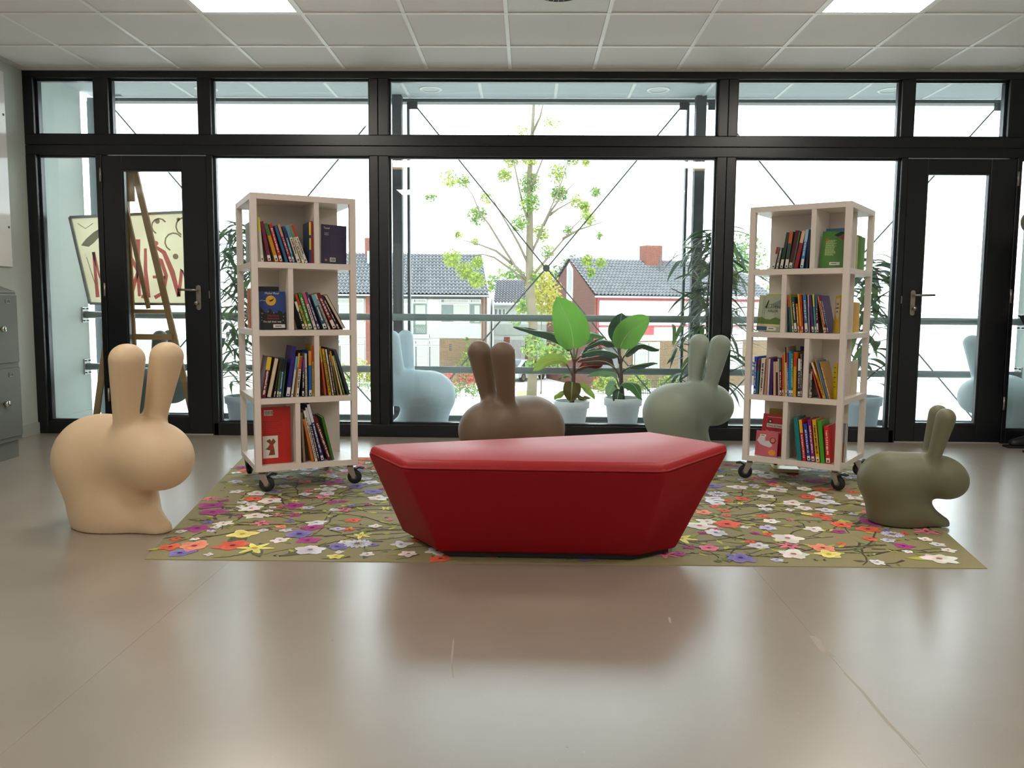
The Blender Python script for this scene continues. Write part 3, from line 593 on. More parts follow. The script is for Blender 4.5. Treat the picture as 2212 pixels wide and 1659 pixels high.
MB().add([(1.78,-0.66,1.06),(1.78,0.66,1.06),(1.16,0.60,1.46),(1.16,-0.60,1.46)], [(3,2,1,0)]).build('rear_window', CG, cr)
for x in (-1.25, 1.25):
    for s in (-1, 1):
        w = MB().lathe([(0.0,0.0),(0.28,0.0),(0.31,0.04),(0.31,0.17),(0.28,0.2),(0.0,0.2)], 20, (x, s*0.74-0.1, 0.31), 0, 'y').build('wheel', M('tyre_rubber', '1d1d1f', 0.8), cr)
        MB().lathe([(0.0,-0.01),(0.2,-0.01),(0.2,0.005)], 16, (x, s*0.74+(0.105 if s > 0 else -0.105), 0.31), 0, 'y').build('hubcap', STEEL, w)
MB().box(-1.97, -1.90, -0.70, -0.45, 0.68, 0.80).build('headlight', WB, cr); MB().box(-1.97, -1.90, 0.45, 0.70, 0.68, 0.80).build('headlight', WB, cr)
# ------------------------------------------------------------------ floral rug
RUG = [(-1.471, 3.008), (1.754, 3.036), (2.187, 5.184), (-1.847, 5.170)]
rug = thing('floral_rug', 'khaki rug printed with red, purple and white flowers under the red bench', 'rug', (0, 0, 0))
rb = MB(); n = 4; zt = 0.002; ZR = 0.0056
rb.add([(x, y, 0.0) for x, y in RUG]+[(x, y, zt) for x, y in RUG], [(3,2,1,0),(4,5,6,7)]+[(i,(i+1)%4,4+(i+1)%4,4+i) for i in range(4)])
rb.build('rug_base', M('khaki_weave', '8f8760', 0.8, 0, 0.10, 220, 0.1), rug)
def inside(x, y, m=0.0):
    for i in range(4):
        (xa, ya), (xb, yb) = RUG[i], RUG[(i+1) % 4]
        if ((xb-xa)*(y-ya)-(yb-ya)*(x-xa))/math.hypot(xb-xa, yb-ya) < m: return False
    return True
pm = bpy.data.materials.new('rug_print'); pm.use_nodes = True
va = pm.node_tree.nodes.new('ShaderNodeVertexColor'); va.layer_name = 'Col'
pm.node_tree.links.new(va.outputs['Color'], pm.node_tree.nodes['Principled BSDF'].inputs['Base Color']); pm.node_tree.nodes['Principled BSDF'].inputs['Roughness'].default_value = 0.8
rr = random.Random(21); pr = MB(); lay = [0]
def zz(base): lay[0] += 1; return zt+base+0.00001*(lay[0] % 60)
def ribbon(pts, w0, w1, col, base):
    z = zz(base); v = []
    for i, (x, y) in enumerate(pts):
        a = pts[max(i-1, 0)]; b = pts[min(i+1, len(pts)-1)]; dx, dy = b[0]-a[0], b[1]-a[1]; l = math.hypot(dx, dy) or 1
        w = (w0+(w1-w0)*i/(len(pts)-1))/2; v += [(x-dy/l*w, y+dx/l*w, z), (x+dy/l*w, y-dx/l*w, z)]
    pr.add(v, [(2*i, 2*i+2, 2*i+3, 2*i+1)[::-1] for i in range(len(pts)-1)], 0, col)
def petal(cx, cy, ang, r0, r1, w, ci, co, base, n=9):
    z = zz(base); c, s = math.cos(ang), math.sin(ang); rim = []
    for i in range(n+1):
        t = i/n; a = -1+2*t; u = r0+(r1-r0)*(1-abs(a)**2.4)*rr.uniform(0.92, 1.06) if 0 < i < n else r0
        vv = w*a*(1.0 if abs(a) < 0.8 else 0.75)
        rim.append((cx+c*u-s*vv, cy+s*u+c*vv, z))
    k = rr.uniform(0.82, 1.12); ci = tuple(min(1, q*k) for q in ci); co = tuple(min(1, q*k*rr.uniform(0.9, 1.1)) for q in co)
    ctr = (cx+c*r0*0.2, cy+s*r0*0.2, z)
    for i in range(n): pr.add([ctr, rim[i], rim[i+1]], [(0,1,2)], 0, (ci, co, co))
def disc(cx, cy, r, col, base, n=8):
    z = zz(base); pr.add([(cx+r*math.cos(2*PI*i/n), cy+r*math.sin(2*PI*i/n), z) for i in range(n)], [tuple(range(n))], 0, col)
def leafp(x, y, ang, l, w, col, base=0.0009):
    z = zz(base); c, s = math.cos(ang), math.sin(ang); P = lambda u, v: (x+c*u-s*v, y+s*u+c*v, z)
    pr.add([P(0,0), P(l*0.35,-w), P(l*0.75,-w*0.6), P(l,0), P(l*0.75,w*0.6), P(l*0.35,w)], [(0,1,2,3,4,5)], 0, col)
BR_ = lin('463c30'); LG = [lin('8f9440'), lin('6f7a40'), lin('b4b848'), lin('5c5c48')]
for _ in range(260):                                   # twigs
    x, y = rr.uniform(-1.8, 2.1), rr.uniform(3.05, 5.1); a = rr.uniform(-0.6, 0.9)+rr.choice((0, PI)); pts = []
    for i in range(rr.randint(7, 16)):
        if not inside(x, y, 0.02): break
        pts.append((x, y)); a += rr.uniform(-0.45, 0.45); x += 0.055*math.cos(a); y += 0.055*math.sin(a)
    if len(pts) > 2:
        ribbon(pts, rr.uniform(0.008, 0.018), 0.005, BR_, 0.0002)
        for k in range(1, len(pts), 2): leafp(pts[k][0], pts[k][1], rr.uniform(0, 6.28), rr.uniform(0.03, 0.07), rr.uniform(0.006, 0.014), rr.choice(LG))
for _ in range(260):                                  # little dark buds
    x, y = rr.uniform(-1.8, 2.1), rr.uniform(3.05, 5.1)
    if inside(x, y, 0.03):
        a = rr.uniform(0, 6.28)
        for d in (-0.6, 0.6): leafp(x, y, a+d, rr.uniform(0.012, 0.026), 0.004, lin('3c362c'))
KINDS = [('poppy', 'd8443a', 'e86a4a', '6a1a20'), ('magenta', '8e2470', 'b23a8c', '5a1040'), ('white', 'ead9dc', 'f0ece6', 'b06a60'), ('lav', '9a92c4', 'd6d4ea', '5c52a0'), ('yellow', 'd8cc50', 'ece28a', 'c8a020'), ('rose', 'd8406a', 'e88aa0', '7a1838'), ('violet', '56489a', '8a7cc0', '2c2460'), ('coral', 'e06a50', 'f09a7c', '8a2a28'), ('pale', 'c8c4d0', 'e6e4ea', '8a7a94')]
WT = [14, 15, 26, 9, 7, 10, 8, 7, 18]; placed = []
for tries in range(16000):
    if len(placed) > 520: break
    x, y = rr.uniform(-1.8, 2.15), rr.uniform(3.03, 5.16); r = rr.choice((0.024, 0.03, 0.036, 0.045, 0.052, 0.062, 0.076))
    if not inside(x, y, r*0.8) or any((x-p)**2+(y-q)**2 < (0.66*(r+s))**2 for p, q, s in placed): continue
    placed.append((x, y, r)); kd = rr.choices(KINDS, WT)[0]; ci, co, cc = lin(kd[1]), lin(kd[2]), lin(kd[3]); a0 = rr.uniform(0, 6.28)
    if rr.random() < 0.5: leafp(x, y, a0+1.0, r*1.7, r*0.35, rr.choice(LG))
    if kd[0] == 'lav' and r > 0.05:
        for ring, cnt in ((1.0, 16), (0.72, 12), (0.42, 8)):
            for k in range(cnt): petal(x+r*ring*0.55*math.cos(k*6.283/cnt), y+r*ring*0.55*math.sin(k*6.283/cnt), k*6.283/cnt+0.3, r*0.05, r*0.42, r*0.16, lin('8078b4'), lin('e2e2f0'), 0.0016, 6)
    elif kd[0] in ('yellow', 'rose') and rr.random() < 0.6:
        for k in range(6): petal(x, y, a0+k*1.047, 0.0, r*rr.uniform(0.8, 1.1), r*0.24, ci, co, 0.0016, 7)
        disc(x, y, r*0.18, cc, 0.0024)
    else:
        np_ = rr.choice((4, 5, 5, 6))
        for k in range(np_): petal(x, y, a0+k*2*PI/np_+rr.uniform(-0.15, 0.15), r*0.05, r*rr.uniform(0.75, 1.1), r*rr.uniform(0.42, 0.6), ci, co, 0.0016)
        disc(x, y, r*0.16, cc, 0.0024)
tag(pr.build('printed_flowers', pm, rug), kind='stuff')

# ------------------------------------------------------------------ red bench
bench = thing('red_bench', 'large red faceted upholstered bench in the middle of the rug', 'bench', (0.05, 3.2, ZR))
RED = M('red_upholstery_shaded', '8c0511', 0.6, 0, 0.10, 9, 0.05, 0.2, (40, 40, 1.2)); REDT = M('red_upholstery_lit', 'a50e1a', 0.5, 0, 0.10, 6, 0.02, 0.5)  # one red leatherette: body colour darkened as shade, top copy lighter as if lit
TOP = [(-0.664,3.288),(-0.465,2.948),(0.511,2.935),(0.862,3.422),(0.590,3.742)]
BOT = [(-0.530,3.365),(-0.338,3.075),(0.431,3.062),(0.600,3.170),(0.480,3.600)]
ox, oy = 0.05, 3.2; zb, zp, zt2 = 0.016, 0.374, 0.394
def shrink(poly, k):
    cx = sum(p[0] for p in poly)/len(poly); cy = sum(p[1] for p in poly)/len(poly)
    return [(cx+(x-cx)*k, cy+(y-cy)*k) for x, y in poly]
n = 5; mb = MB()
mb.add([(x-ox, y-oy, zb) for x, y in BOT]+[(x-ox, y-oy, zp) for x, y in TOP], [tuple(range(n-1,-1,-1)), tuple(range(n,2*n))]+[(i,(i+1)%n,n+(i+1)%n,n+i) for i in range(n)])
mb.build('body', RED, bench, True, 0.018, 3)
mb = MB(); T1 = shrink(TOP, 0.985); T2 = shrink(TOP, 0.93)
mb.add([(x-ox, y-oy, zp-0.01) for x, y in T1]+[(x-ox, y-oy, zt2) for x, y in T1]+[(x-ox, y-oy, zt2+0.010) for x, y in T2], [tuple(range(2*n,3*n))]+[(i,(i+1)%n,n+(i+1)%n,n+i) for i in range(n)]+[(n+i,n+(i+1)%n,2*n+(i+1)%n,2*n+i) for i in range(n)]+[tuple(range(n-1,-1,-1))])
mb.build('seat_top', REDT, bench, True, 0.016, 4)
pp = [Vector((x-ox, y-oy, zp+0.001)) for x, y in shrink(TOP, 0.992)]; loop = []
for i in range(n):
    a, b, c = pp[i-1], pp[i], pp[(i+1) % n]; d1 = (a-b).normalized(); d2 = (c-b).normalized(); loop += [b+d1*0.03, b+(d1+d2)*0.009, b+d2*0.03]
MB().tube(loop+[loop[0]], 0.0035, 8).build('piping', REDT, bench, True)
MB().add([(x-ox, y-oy, 0.0) for x, y in shrink(BOT, 0.93)]+[(x-ox, y-oy, zb+0.004) for x, y in shrink(BOT, 0.93)], [tuple(range(n-1,-1,-1)), tuple(range(n,2*n))]+[(i,(i+1)%n,n+(i+1)%n,n+i) for i in range(n)]).build('plinth', M('black_plinth', '141414', 0.7), bench)

# ------------------------------------------------------------------ rabbit seats (one continuous moulded body)
def smin(a, b, k):
    h = np.clip(0.5+0.5*(b-a)/k, 0, 1); return b*(1-h)+a*h-k*h*(1-h)
def ellip(P, c, r, ry=0.0):
    x, y, z = P[0]-c[0], P[1]-c[1], P[2]-c[2]
    if ry: cs, sn = math.cos(ry), math.sin(ry); x, z = cs*x-sn*z, sn*x+cs*z
    k0 = np.sqrt((x/r[0])**2+(y/r[1])**2+(z/r[2])**2); k1 = np.sqrt((x/r[0]**2)**2+(y/r[1]**2)**2+(z/r[2]**2)**2)+1e-9
    return k0*(k0-1)/k1
def capsule(P, a, b, ra, rb_, sy=1.0):
    a = np.array(a, float); b = np.array(b, float); s = np.array([1, 1/sy, 1]); a = a*s; b = b*s
    p = np.stack([P[0], P[1]/sy, P[2]], -1); ab = b-a; t = np.clip(((p-a)@ab)/(ab@ab), 0, 1)
    return np.linalg.norm(p-a-t[..., None]*ab, axis=-1)-(ra+(rb_-ra)*t)
def surface_nets(F, o, h):
    nx, ny, nz = F.shape; s = F < 0
    c = np.zeros((nx-1, ny-1, nz-1), int); corners = [(i, j, k) for i in (0,1) for j in (0,1) for k in (0,1)]
    for i, j, k in corners: c += s[i:nx-1+i, j:ny-1+j, k:nz-1+k]
    act = (c > 0) & (c < 8); idx = -np.ones(act.shape, int); cells = np.argwhere(act); idx[act] = np.arange(len(cells))
    pos = np.zeros((len(cells), 3)); cnt = np.zeros(len(cells))
    for a in corners:
        for ax in range(3):
            if a[ax]: continue
            b = list(a); b[ax] = 1
            fa = F[tuple((cells+np.array(a)).T)]; fb = F[tuple((cells+np.array(b)).T)]; m = (fa < 0) != (fb < 0)
            t = np.where(m, fa/np.where(m, fa-fb, 1), 0); p = np.array(a, float)+np.zeros((len(cells), 3)); p[:, ax] += t
            pos[m] += p[m]; cnt[m] += 1
    V = (cells+pos/cnt[:, None])*h+np.array(o); faces = []
    for ax in range(3):
        b, d = (ax+1) % 3, (ax+2) % 3; sl0 = [slice(None)]*3; sl1 = [slice(None)]*3; sl0[ax] = slice(0, -1); sl1[ax] = slice(1, None)
        cr_ = np.argwhere(s[tuple(sl0)] != s[tuple(sl1)])
        for e in cr_:
            if e[b] == 0 or e[d] == 0 or e[b] >= act.shape[b] or e[d] >= act.shape[d]: continue
            q = []
            for db, dd in ((1,1),(0,1),(0,0),(1,0)):
                g = e.copy(); g[b] -= db; g[d] -= dd; q.append(int(idx[tuple(g)]))
            if min(q) < 0: continue
            faces.append(q if s[tuple(e)] else q[::-1])
    return V, faces
hh = 0.0095
gx, gy, gz = np.arange(-0.38, 0.46, hh), np.arange(-0.25, 0.2501, hh), np.arange(-0.03, 0.85, hh)
P = np.meshgrid(gx, gy, gz, indexing='ij')
F = ellip(P, (-0.095, 0, 0.285), (0.235, 0.192, 0.195))
F = smin(F, ellip(P, (-0.045, 0, 0.10), (0.215, 0.165, 0.24)), 0.07)
F = smin(F, capsule(P, (-0.02, 0, 0.10), (0.245, 0, 0.012), 0.135, 0.050, 1.05), 0.05)
F = smin(F, ellip(P, (0.075, 0, 0.335), (0.165, 0.160, 0.145)), 0.06)
F = smin(F, ellip(P, (0.225, 0, 0.325), (0.180, 0.152, 0.142), 0.30), 0.05)
ear = np.minimum(capsule(P, (0.140, 0.070, 0.42), (0.205, 0.100, 0.730), 0.040, 0.064, 1.2), capsule(P, (0.140, -0.070, 0.42), (0.205, -0.100, 0.730), 0.040, 0.064, 1.2))
F = smin(F, ear, 0.040)
F = np.maximum(F, -P[2]+0.0)
V, FC = surface_nets(F, (gx[0], gy[0], gz[0]), hh)
# relax the lattice a little
adj = [[] for _ in range(len(V))]
E_ = np.array([(q[i], q[(i+1) % 4]) for q in FC for i in range(4)])
for _ in range(5):
    acc = np.zeros_like(V); ct = np.zeros(len(V)); np.add.at(acc, E_[:,0], V[E_[:,1]]); np.add.at(ct, E_[:,0], 1); nv = acc/np.maximum(ct, 1)[:,None]
    flat = V[:,2] < 0.006; V = np.where(flat[:,None], V, 0.5*V+0.5*nv)
V[:,2] = np.maximum(V[:,2], 0); V[:,0] *= 0.935
RAB = bpy.data.meshes.new('rabbit_seat'); RAB.from_pydata([tuple(map(float, v)) for v in V], [], [tuple(q) for q in FC])
RAB.polygons.foreach_set('use_smooth', [True]*len(RAB.polygons)); RAB.update()
def rabbit(label, loc, deg, scale, hexs, rough=0.5):
    me = RAB.copy(); me.materials.append(M('moulded_plastic_'+hexs, hexs, rough, 0, 0.02, 90, 0.015, 0.4))
    o = bpy.data.objects.new('rabbit_seat', me); COL.objects.link(o); o.location = loc; o.rotation_euler = (0, 0, math.radians(deg)); o.scale = (scale,)*3
    return tag(o, label, 'rabbit seat', 'rabbit shaped plastic seats')
rabbit('large cream white rabbit seat on the floor left of the rug', (-1.80, 3.48, 0), -23, 1.03, 'd8bd9a')
rabbit('brown taupe rabbit seat seen behind the left part of the bench', (-0.06, 4.48, ZR), 222, 1.0, '75614f')
rabbit('grey green rabbit seat behind the right end of the bench', (1.055, 5.40, 0), 30, 1.02, '98a294')
rabbit('small olive green rabbit seat at the right edge of the rug', (1.735, 3.68, ZR), -14, 0.685, '6d6c53')
rabbit('pale blue rabbit seat behind the wide pane on the loggia', (-0.865, 6.39, 0), 156, 1.0, 'd2e4ee')
rabbit('dark grey green rabbit seat behind the left door and easel', (-3.14, 6.515, 0), 2, 0.98, '5d6b66')
rabbit('pale blue grey rabbit seat behind the right door', (3.715, 6.44, 0), 205, 1.0, 'd2e2e8')

# ------------------------------------------------------------------ lockers and board on the left wall
LKM = M('grey_locker_steel', '6d716a', 0.38, 0.25, 0.05, 8)
lk = thing('locker_cabinet', 'low grey steel locker cabinet with sloping top on the far left', 'locker', (-3.70, 4.49, 0))
MB().box(0.0, 0.43, -0.60, 0.585, 0.0, 0.115).build('plinth', LKM, lk)
bd = MB().prism([(0.0,0.115),(0.45,0.115),(0.45,1.055),(0.0,1.215)], -0.60, 0.60); bd.build('body', LKM, lk, False, 0.004, 1)
dm = None
for r_, (za, zb_) in enumerate(((0.145, 0.578), (0.610, 1.035))):
    for c_ in range(4):
        yb_ = 0.59-0.295*c_; ya_ = yb_-0.285
        d_ = MB().box(0.452, 0.462, ya_, yb_, za, zb_).build('door', LKM, lk, False, 0.003, 1)
        MB().lathe([(0.008,0.0),(0.008,0.012),(0.019,0.014),(0.019,0.030),(0.014,0.033),(0.0,0.033)], 18, (0.462, yb_-0.175, (za+zb_)/2), 0, 'x').build('knob', M('chrome', 'd8d4cc', 0.12, 1.0), d_, True)
        f_ = MB(); y1_, y0_, z1_, z0_ = yb_-0.075, yb_-0.115, zb_-0.030, zb_-0.055
        f_.box(0.462, 0.466, y0_, y1_, z0_, z0_+0.004).box(0.462, 0.466, y0_, y1_, z1_-0.004, z1_).box(0.462, 0.466, y0_, y0_+0.004, z0_+0.004, z1_-0.004).box(0.462, 0.466, y1_-0.004, y1_, z0_+0.004, z1_-0.004).build('label_holder', STEEL, d_)
wbd = thing('white_board', 'glossy white board on the left wall above the lockers', 'board', (XL+0.002, 4.9, 1.9))
MB().box(0.0, 0.018, -0.9, 0.88, -0.66, 0.70).build('panel', M('gloss_white', 'e6e4e2', 0.12, 0, 0.02, 4), wbd, False, 0.003, 1)
for z in (-0.38, 0.4): MB().lathe([(0.0,0.004),(0.008,0.003),(0.009,0.0)], 10, (0.018, 0.855, z), 0, 'x').build('screw', DARKST, wbd)

# ------------------------------------------------------------------ person at the right edge of the frame
SKIN = M('skin', 'c99a84', 0.5, 0, 0.05, 20); JKT = M('olive_jacket', '55523e', 0.85, 0, 0.12, 30, 0.1); TRS = M('dark_trousers', '22242c', 0.85); SHO = M('black_shoe_leather', '1a1b1b', 0.4); HAIR = M('brown_hair', '3a2a20', 0.7, 0, 0.2, 40)
def skin(name, chains, mat, parent, levels=2):
    vs_ = []; ed = []; rad = []
    key = {}
    for ch_ in chains:
        prev = None
        for p, r in ch_:
            k = tuple(round(c, 4) for c in p)
            if k not in key: key[k] = len(vs_); vs_.append(p); rad.append(r)
            if prev is not None and prev != key[k]: ed.append((prev, key[k]))
            prev = key[k]
    me = bpy.data.meshes.new(name); me.from_pydata(vs_, ed, []); me.update(); me.materials.append(mat)
    o = bpy.data.objects.new(name, me); COL.objects.link(o); o.parent = parent
    sk = o.modifiers.new('skin', 'SKIN'); sk.use_smooth_shade = True
    for i, r in enumerate(rad):
        sv = me.skin_vertices[0].data[i]; sv.radius = (r, r) if not isinstance(r, tuple) else r; sv.use_root = (i == 0)
    o.modifiers.new('sub', 'SUBSURF').levels = levels; o.modifiers['sub'].render_levels = levels
    return o
pe = thing('person', 'person in olive jacket and black shoes at the right edge, arm raised', 'person', (3.70, 5.72, 0))
hip = (0,0,0.95); chest = (0,0,1.32); neck = (-0.01,0,1.52)
body = [[(hip,(0.15,0.12)),((0,0,1.12),(0.14,0.11)),(chest,(0.16,0.12)),(neck,0.06),((-0.03,0,1.60),0.07),((-0.045,0,1.70),(0.085,0.095)),((-0.04,0,1.80),(0.075,0.085))],
 [(hip,0.14),((0,-0.10,0.88),0.095),((-0.01,-0.11,0.50),0.065),((0.02,-0.11,0.09),0.042),((-0.10,-0.11,0.05),0.035)],
 [(hip,0.14),((0,0.10,0.88),0.095),((-0.01,0.11,0.50),0.065),((0.02,0.11,0.09),0.042),((-0.10,0.11,0.05),0.035)],
 [(chest,0.14),((0.0,-0.17,1.44),0.065),((-0.19,-0.18,1.50),0.048),((-0.355,-0.14,1.56),0.042),((-0.325,-0.12,1.66),0.034),((-0.305,-0.11,1.72),0.032)],
 [(chest,0.14),((0.0,0.17,1.44),0.065),((0.03,0.22,1.18),0.045),((-0.03,0.20,0.94),0.036),((-0.04,0.20,0.86),0.033)]]
bo = skin('body', body, SKIN, pe)
def hand(x, y, z, d, up):
    d = Vector(d).normalized(); u = Vector(up).normalized(); s = d.cross(u).normalized(); o_ = Vector((x, y, z)); chains = []
    for k, l in ((-1.5, 0.062), (-0.5, 0.075), (0.5, 0.080), (1.5, 0.072)):
        b_ = o_+s*k*0.018; chains.append([(tuple(o_-d*0.05), 0.022), (tuple(b_), 0.012), (tuple(b_+d*l*0.5+u*0.006), 0.0085), (tuple(b_+d*l*0.85-u*0.012), 0.0075)])
    chains.append([(tuple(o_-d*0.05), 0.022), (tuple(o_-d*0.02+s*0.035), 0.012), (tuple(o_+d*0.025+s*0.048), 0.0085)])
    return skin('hand', chains, SKIN, bo)
hand(-0.290, -0.10, 1.765, (0.35, 0.15, 0.9), (0.9, 0, -0.35)); hand(-0.045, 0.20, 0.80, (-0.1, 0, -1), (-1, 0, 0))
skin('jacket', [[((0,0,0.88),(0.185,0.15)),((0,0,1.10),(0.17,0.14)),((0,0,1.34),(0.185,0.145)),((-0.01,0,1.50),(0.085,0.085))],
 [((0,0,1.34),0.16),((0.0,-0.19,1.45),0.085),((-0.19,-0.19,1.50),0.068),((-0.365,-0.14,1.555),0.062),((-0.335,-0.125,1.65),0.050)],
 [((0,0,1.34),0.16),((0.0,0.19,1.45),0.085),((0.03,0.235,1.18),0.066),((-0.02,0.21,0.96),0.055)]], JKT, pe)
skin('trousers', [[((0,0,0.97),(0.17,0.14)),((0,-0.10,0.86),0.115),((-0.01,-0.11,0.50),0.085),((0.02,-0.11,0.10),0.062)], [((0,0,0.97),(0.17,0.14)),((0,0.10,0.86),0.115),((-0.01,0.11,0.50),0.085),((0.02,0.11,0.10),0.062)]], TRS, pe)
for y in (-0.11, 0.13):
    sh_ = skin('shoe', [[((0.07,y,0.060),(0.042,0.055)),((0.0,y,0.062),(0.044,0.055)),((-0.10,y,0.050),(0.048,0.042)),((-0.19,y,0.036),(0.046,0.030)),((-0.225,y,0.030),(0.030,0.022))]], SHO, pe)
    MB().prism([(-0.25,0.0),(0.10,0.0),(0.10,0.018),(-0.25,0.016)], y-0.042, y+0.042).build('sole', M('shoe_sole', '101010', 0.7), sh_, False, 0.006, 2)
hm = MB(); 
for i in range(7):
    pass
MB().lathe([(0.0,0.105),(0.05,0.097),(0.085,0.065),(0.098,0.02),(0.094,-0.03),(0.088,-0.05)], 20, (-0.028, 0, 1.785)).build('hair', HAIR, pe, True)
for y in (-0.032, 0.032): MB().lathe([(0.0,0.011),(0.008,0.008),(0.011,0.0),(0.008,-0.008),(0.0,-0.011)], 10, (-0.122, y, 1.725)).build('eye', M('eye_white', 'e6e2dc', 0.3), bo, True)
MB().add([(-0.128,0,1.72),(-0.128,-0.016,1.675),(-0.128,0.016,1.675),(-0.158,0,1.682),(-0.125,0,1.668)], [(0,1,3),(0,3,2),(1,4,3),(3,4,2)]).build('nose', SKIN, bo)
for s in (-1, 1): MB().lathe([(0.0,0.03),(0.014,0.02),(0.016,-0.005),(0.008,-0.028),(0.0,-0.03)], 8, (-0.03, s*0.092, 1.71)).build('ear', SKIN, bo, True)
MB().tube([(-0.125,-0.022,1.652),(-0.132,0,1.650),(-0.125,0.022,1.652)], 0.005, 6).build('mouth', M('lips', 'a8645c', 0.5), bo, True)
# ------------------------------------------------------------------ rolling bookcases
CW = M('white_lacquer', 'e2d8d0', 0.38, 0, 0.02, 12)
SHELF_Z = [0.145, 0.498, 0.852, 1.200, 1.545]; A = 0.54
CASES = {'L': ((-1.4055, 4.1058), 0.4775, (0.220, 0.325, 0.195, 0.333)), 'R': ((1.2344, 4.6249), -0.6069, (0.236, 0.338, 0.203, 0.348))}
RUBR = M('black_rubber', '1b1c1f', 0.7); ZINC = M('zinc_plated', 'b4aea6', 0.3, 0.85)
def caster(parent, x, y, ang):
    c = bpy.data.objects.new('caster', None); COL.objects.link(c); c.parent = parent; c.location = (x, y, ZR); c.rotation_euler = (0, 0, ang)
    w = MB().lathe([(0.018,-0.013),(0.030,-0.013),(0.038,-0.009),(0.040,0.0),(0.038,0.009),(0.030,0.013),(0.018,0.013)], 26, (0.024, 0, 0.040), 0, 'y'); w.build('wheel', RUBR, c, True)
    MB().lathe([(0.0,-0.0145),(0.017,-0.0145),(0.019,-0.008),(0.019,0.008),(0.017,0.0145),(0.0,0.0145)], 18, (0.024, 0, 0.040), 0, 'y').build('hub', M('caster_hub', '5a5c5e', 0.5), c, True)
    for s in (-1, 1): MB().prism([(-0.014,0.094),(0.022,0.094),(0.036,0.050),(0.030,0.032),(0.018,0.032),(-0.006,0.070)], s*0.0185-0.0015, s*0.0185+0.0015).build('fork', ZINC, c)
    MB().box(-0.016, 0.030, -0.020, 0.020, 0.092, 0.096).build('fork_top', ZINC, c)
    MB().lathe([(0.0,0.112),(0.016,0.112),(0.016,0.096),(0.0,0.096)], 14).build('swivel', ZINC, c, True)
    MB().prism([(0.030,0.086),(0.052,0.098),(0.076,0.092),(0.076,0.086),(0.052,0.088),(0.034,0.078)], -0.016, 0.016).build('brake_pedal', RUBR, c)
    MB().tube([(0.024,-0.024,0.040),(0.024,0.024,0.040)], 0.004, 8).build('axle', ZINC, c)
def bookcase(key, label, casters):
    (x0, y0), th, div = CASES[key]
    t = thing('rolling_bookcase', label, 'bookcase', (x0, y0, 0), th, 'white rolling bookcases')
    p = 0.032; zb, z1 = 0.115, 1.545
    for x in (0, A-p):
        for y in (0, A-p): MB().box(x, x+p, y, y+p, zb, z1).build('post', CW, t, False, 0.0015, 1)
    for i, z in enumerate(SHELF_Z):
        q = 0.001
        MB().box(p, A-p, q, A-q, z-0.030, z).box(q, p, p, A-p, z-0.030, z).box(A-p, A-q, p, A-p, z-0.030, z).build('shelf', CW, t)
    for i in range(4):
        za, zb2 = SHELF_Z[i]+0.0002, SHELF_Z[i+1]-0.0302; d = div[i]
        MB().box(0.034, A-0.034, 0.262, 0.278, za, zb2).build('back_panel', CW, t)
        MB().box(d-0.013, d+0.013, 0.003, 0.2615, za, zb2).build('divider', CW, t, False, 0.001, 1)
        MB().box(A-d-0.013, A-d+0.013, 0.2785, A-0.003, za, zb2).build('divider', CW, t, False, 0.001, 1)
    for (x, y, a) in casters: caster(t, x, y, a)
    return t
e = 0.035
bookcase('L', 'tall white rolling bookcase full of books on the left of the rug', [(e, e, -0.35), (A-e, e, -0.55), (e, A-e, 1.2), (A-e, A-e, 2.2)])
bookcase('R', 'tall white rolling bookcase full of books on the right of the rug', [(e, e, 3.6), (A-e, e, -0.35), (e, A-e, 1.9), (A-e, A-e, 0.6)])

# ------------------------------------------------------------------ books
PAGES = M('book_pages', 'd9c8ac', 0.9, 0, 0.06, 60, 0, 0.5, (1, 1, 90)); STK = M('white_sticker', 'dcd6cc', 0.6, 0, 0.04, 40); INK = M('black_ink', '181614', 0.7); WINK = M('white_ink', 'e2dcd0', 0.6); YST = M('yellow_sticker', 'dcc83a', 0.6); RST = M('red_sticker', 'b8242c', 0.6)
def bmat(h): return M('book_'+h, h, 0.38, 0, 0.10, 26)
def case_matrix(key):
    (x0, y0), th, _ = CASES[key]; return Matrix.Translation((x0, y0, 0)) @ Matrix.Rotation(th, 4, 'Z')
def rect2(u, lean, h, t, z):
    """four corners of a leaning book in the shelf plane; it stands on its lower edge"""
    c, s = math.cos(lean), math.sin(lean); lift = t/2*abs(s)+0.0004
    return [(u+c*x+s*y, z+lift-s*x+c*y) for x, y in ((-t/2,0),(t/2,0),(t/2,h),(-t/2,h))]
def overlap(Aq, Bq):
    for poly in (Aq, Bq):
        for i in range(4):
            ex, ey = poly[(i+1) % 4][0]-poly[i][0], poly[(i+1) % 4][1]-poly[i][1]; nx, ny = -ey, ex
            a = [x*nx+y*ny for x, y in Aq]; b = [x*nx+y*ny for x, y in Bq]
            if max(a) <= min(b)+1e-6*0 or max(b) <= min(a): return False
    return True
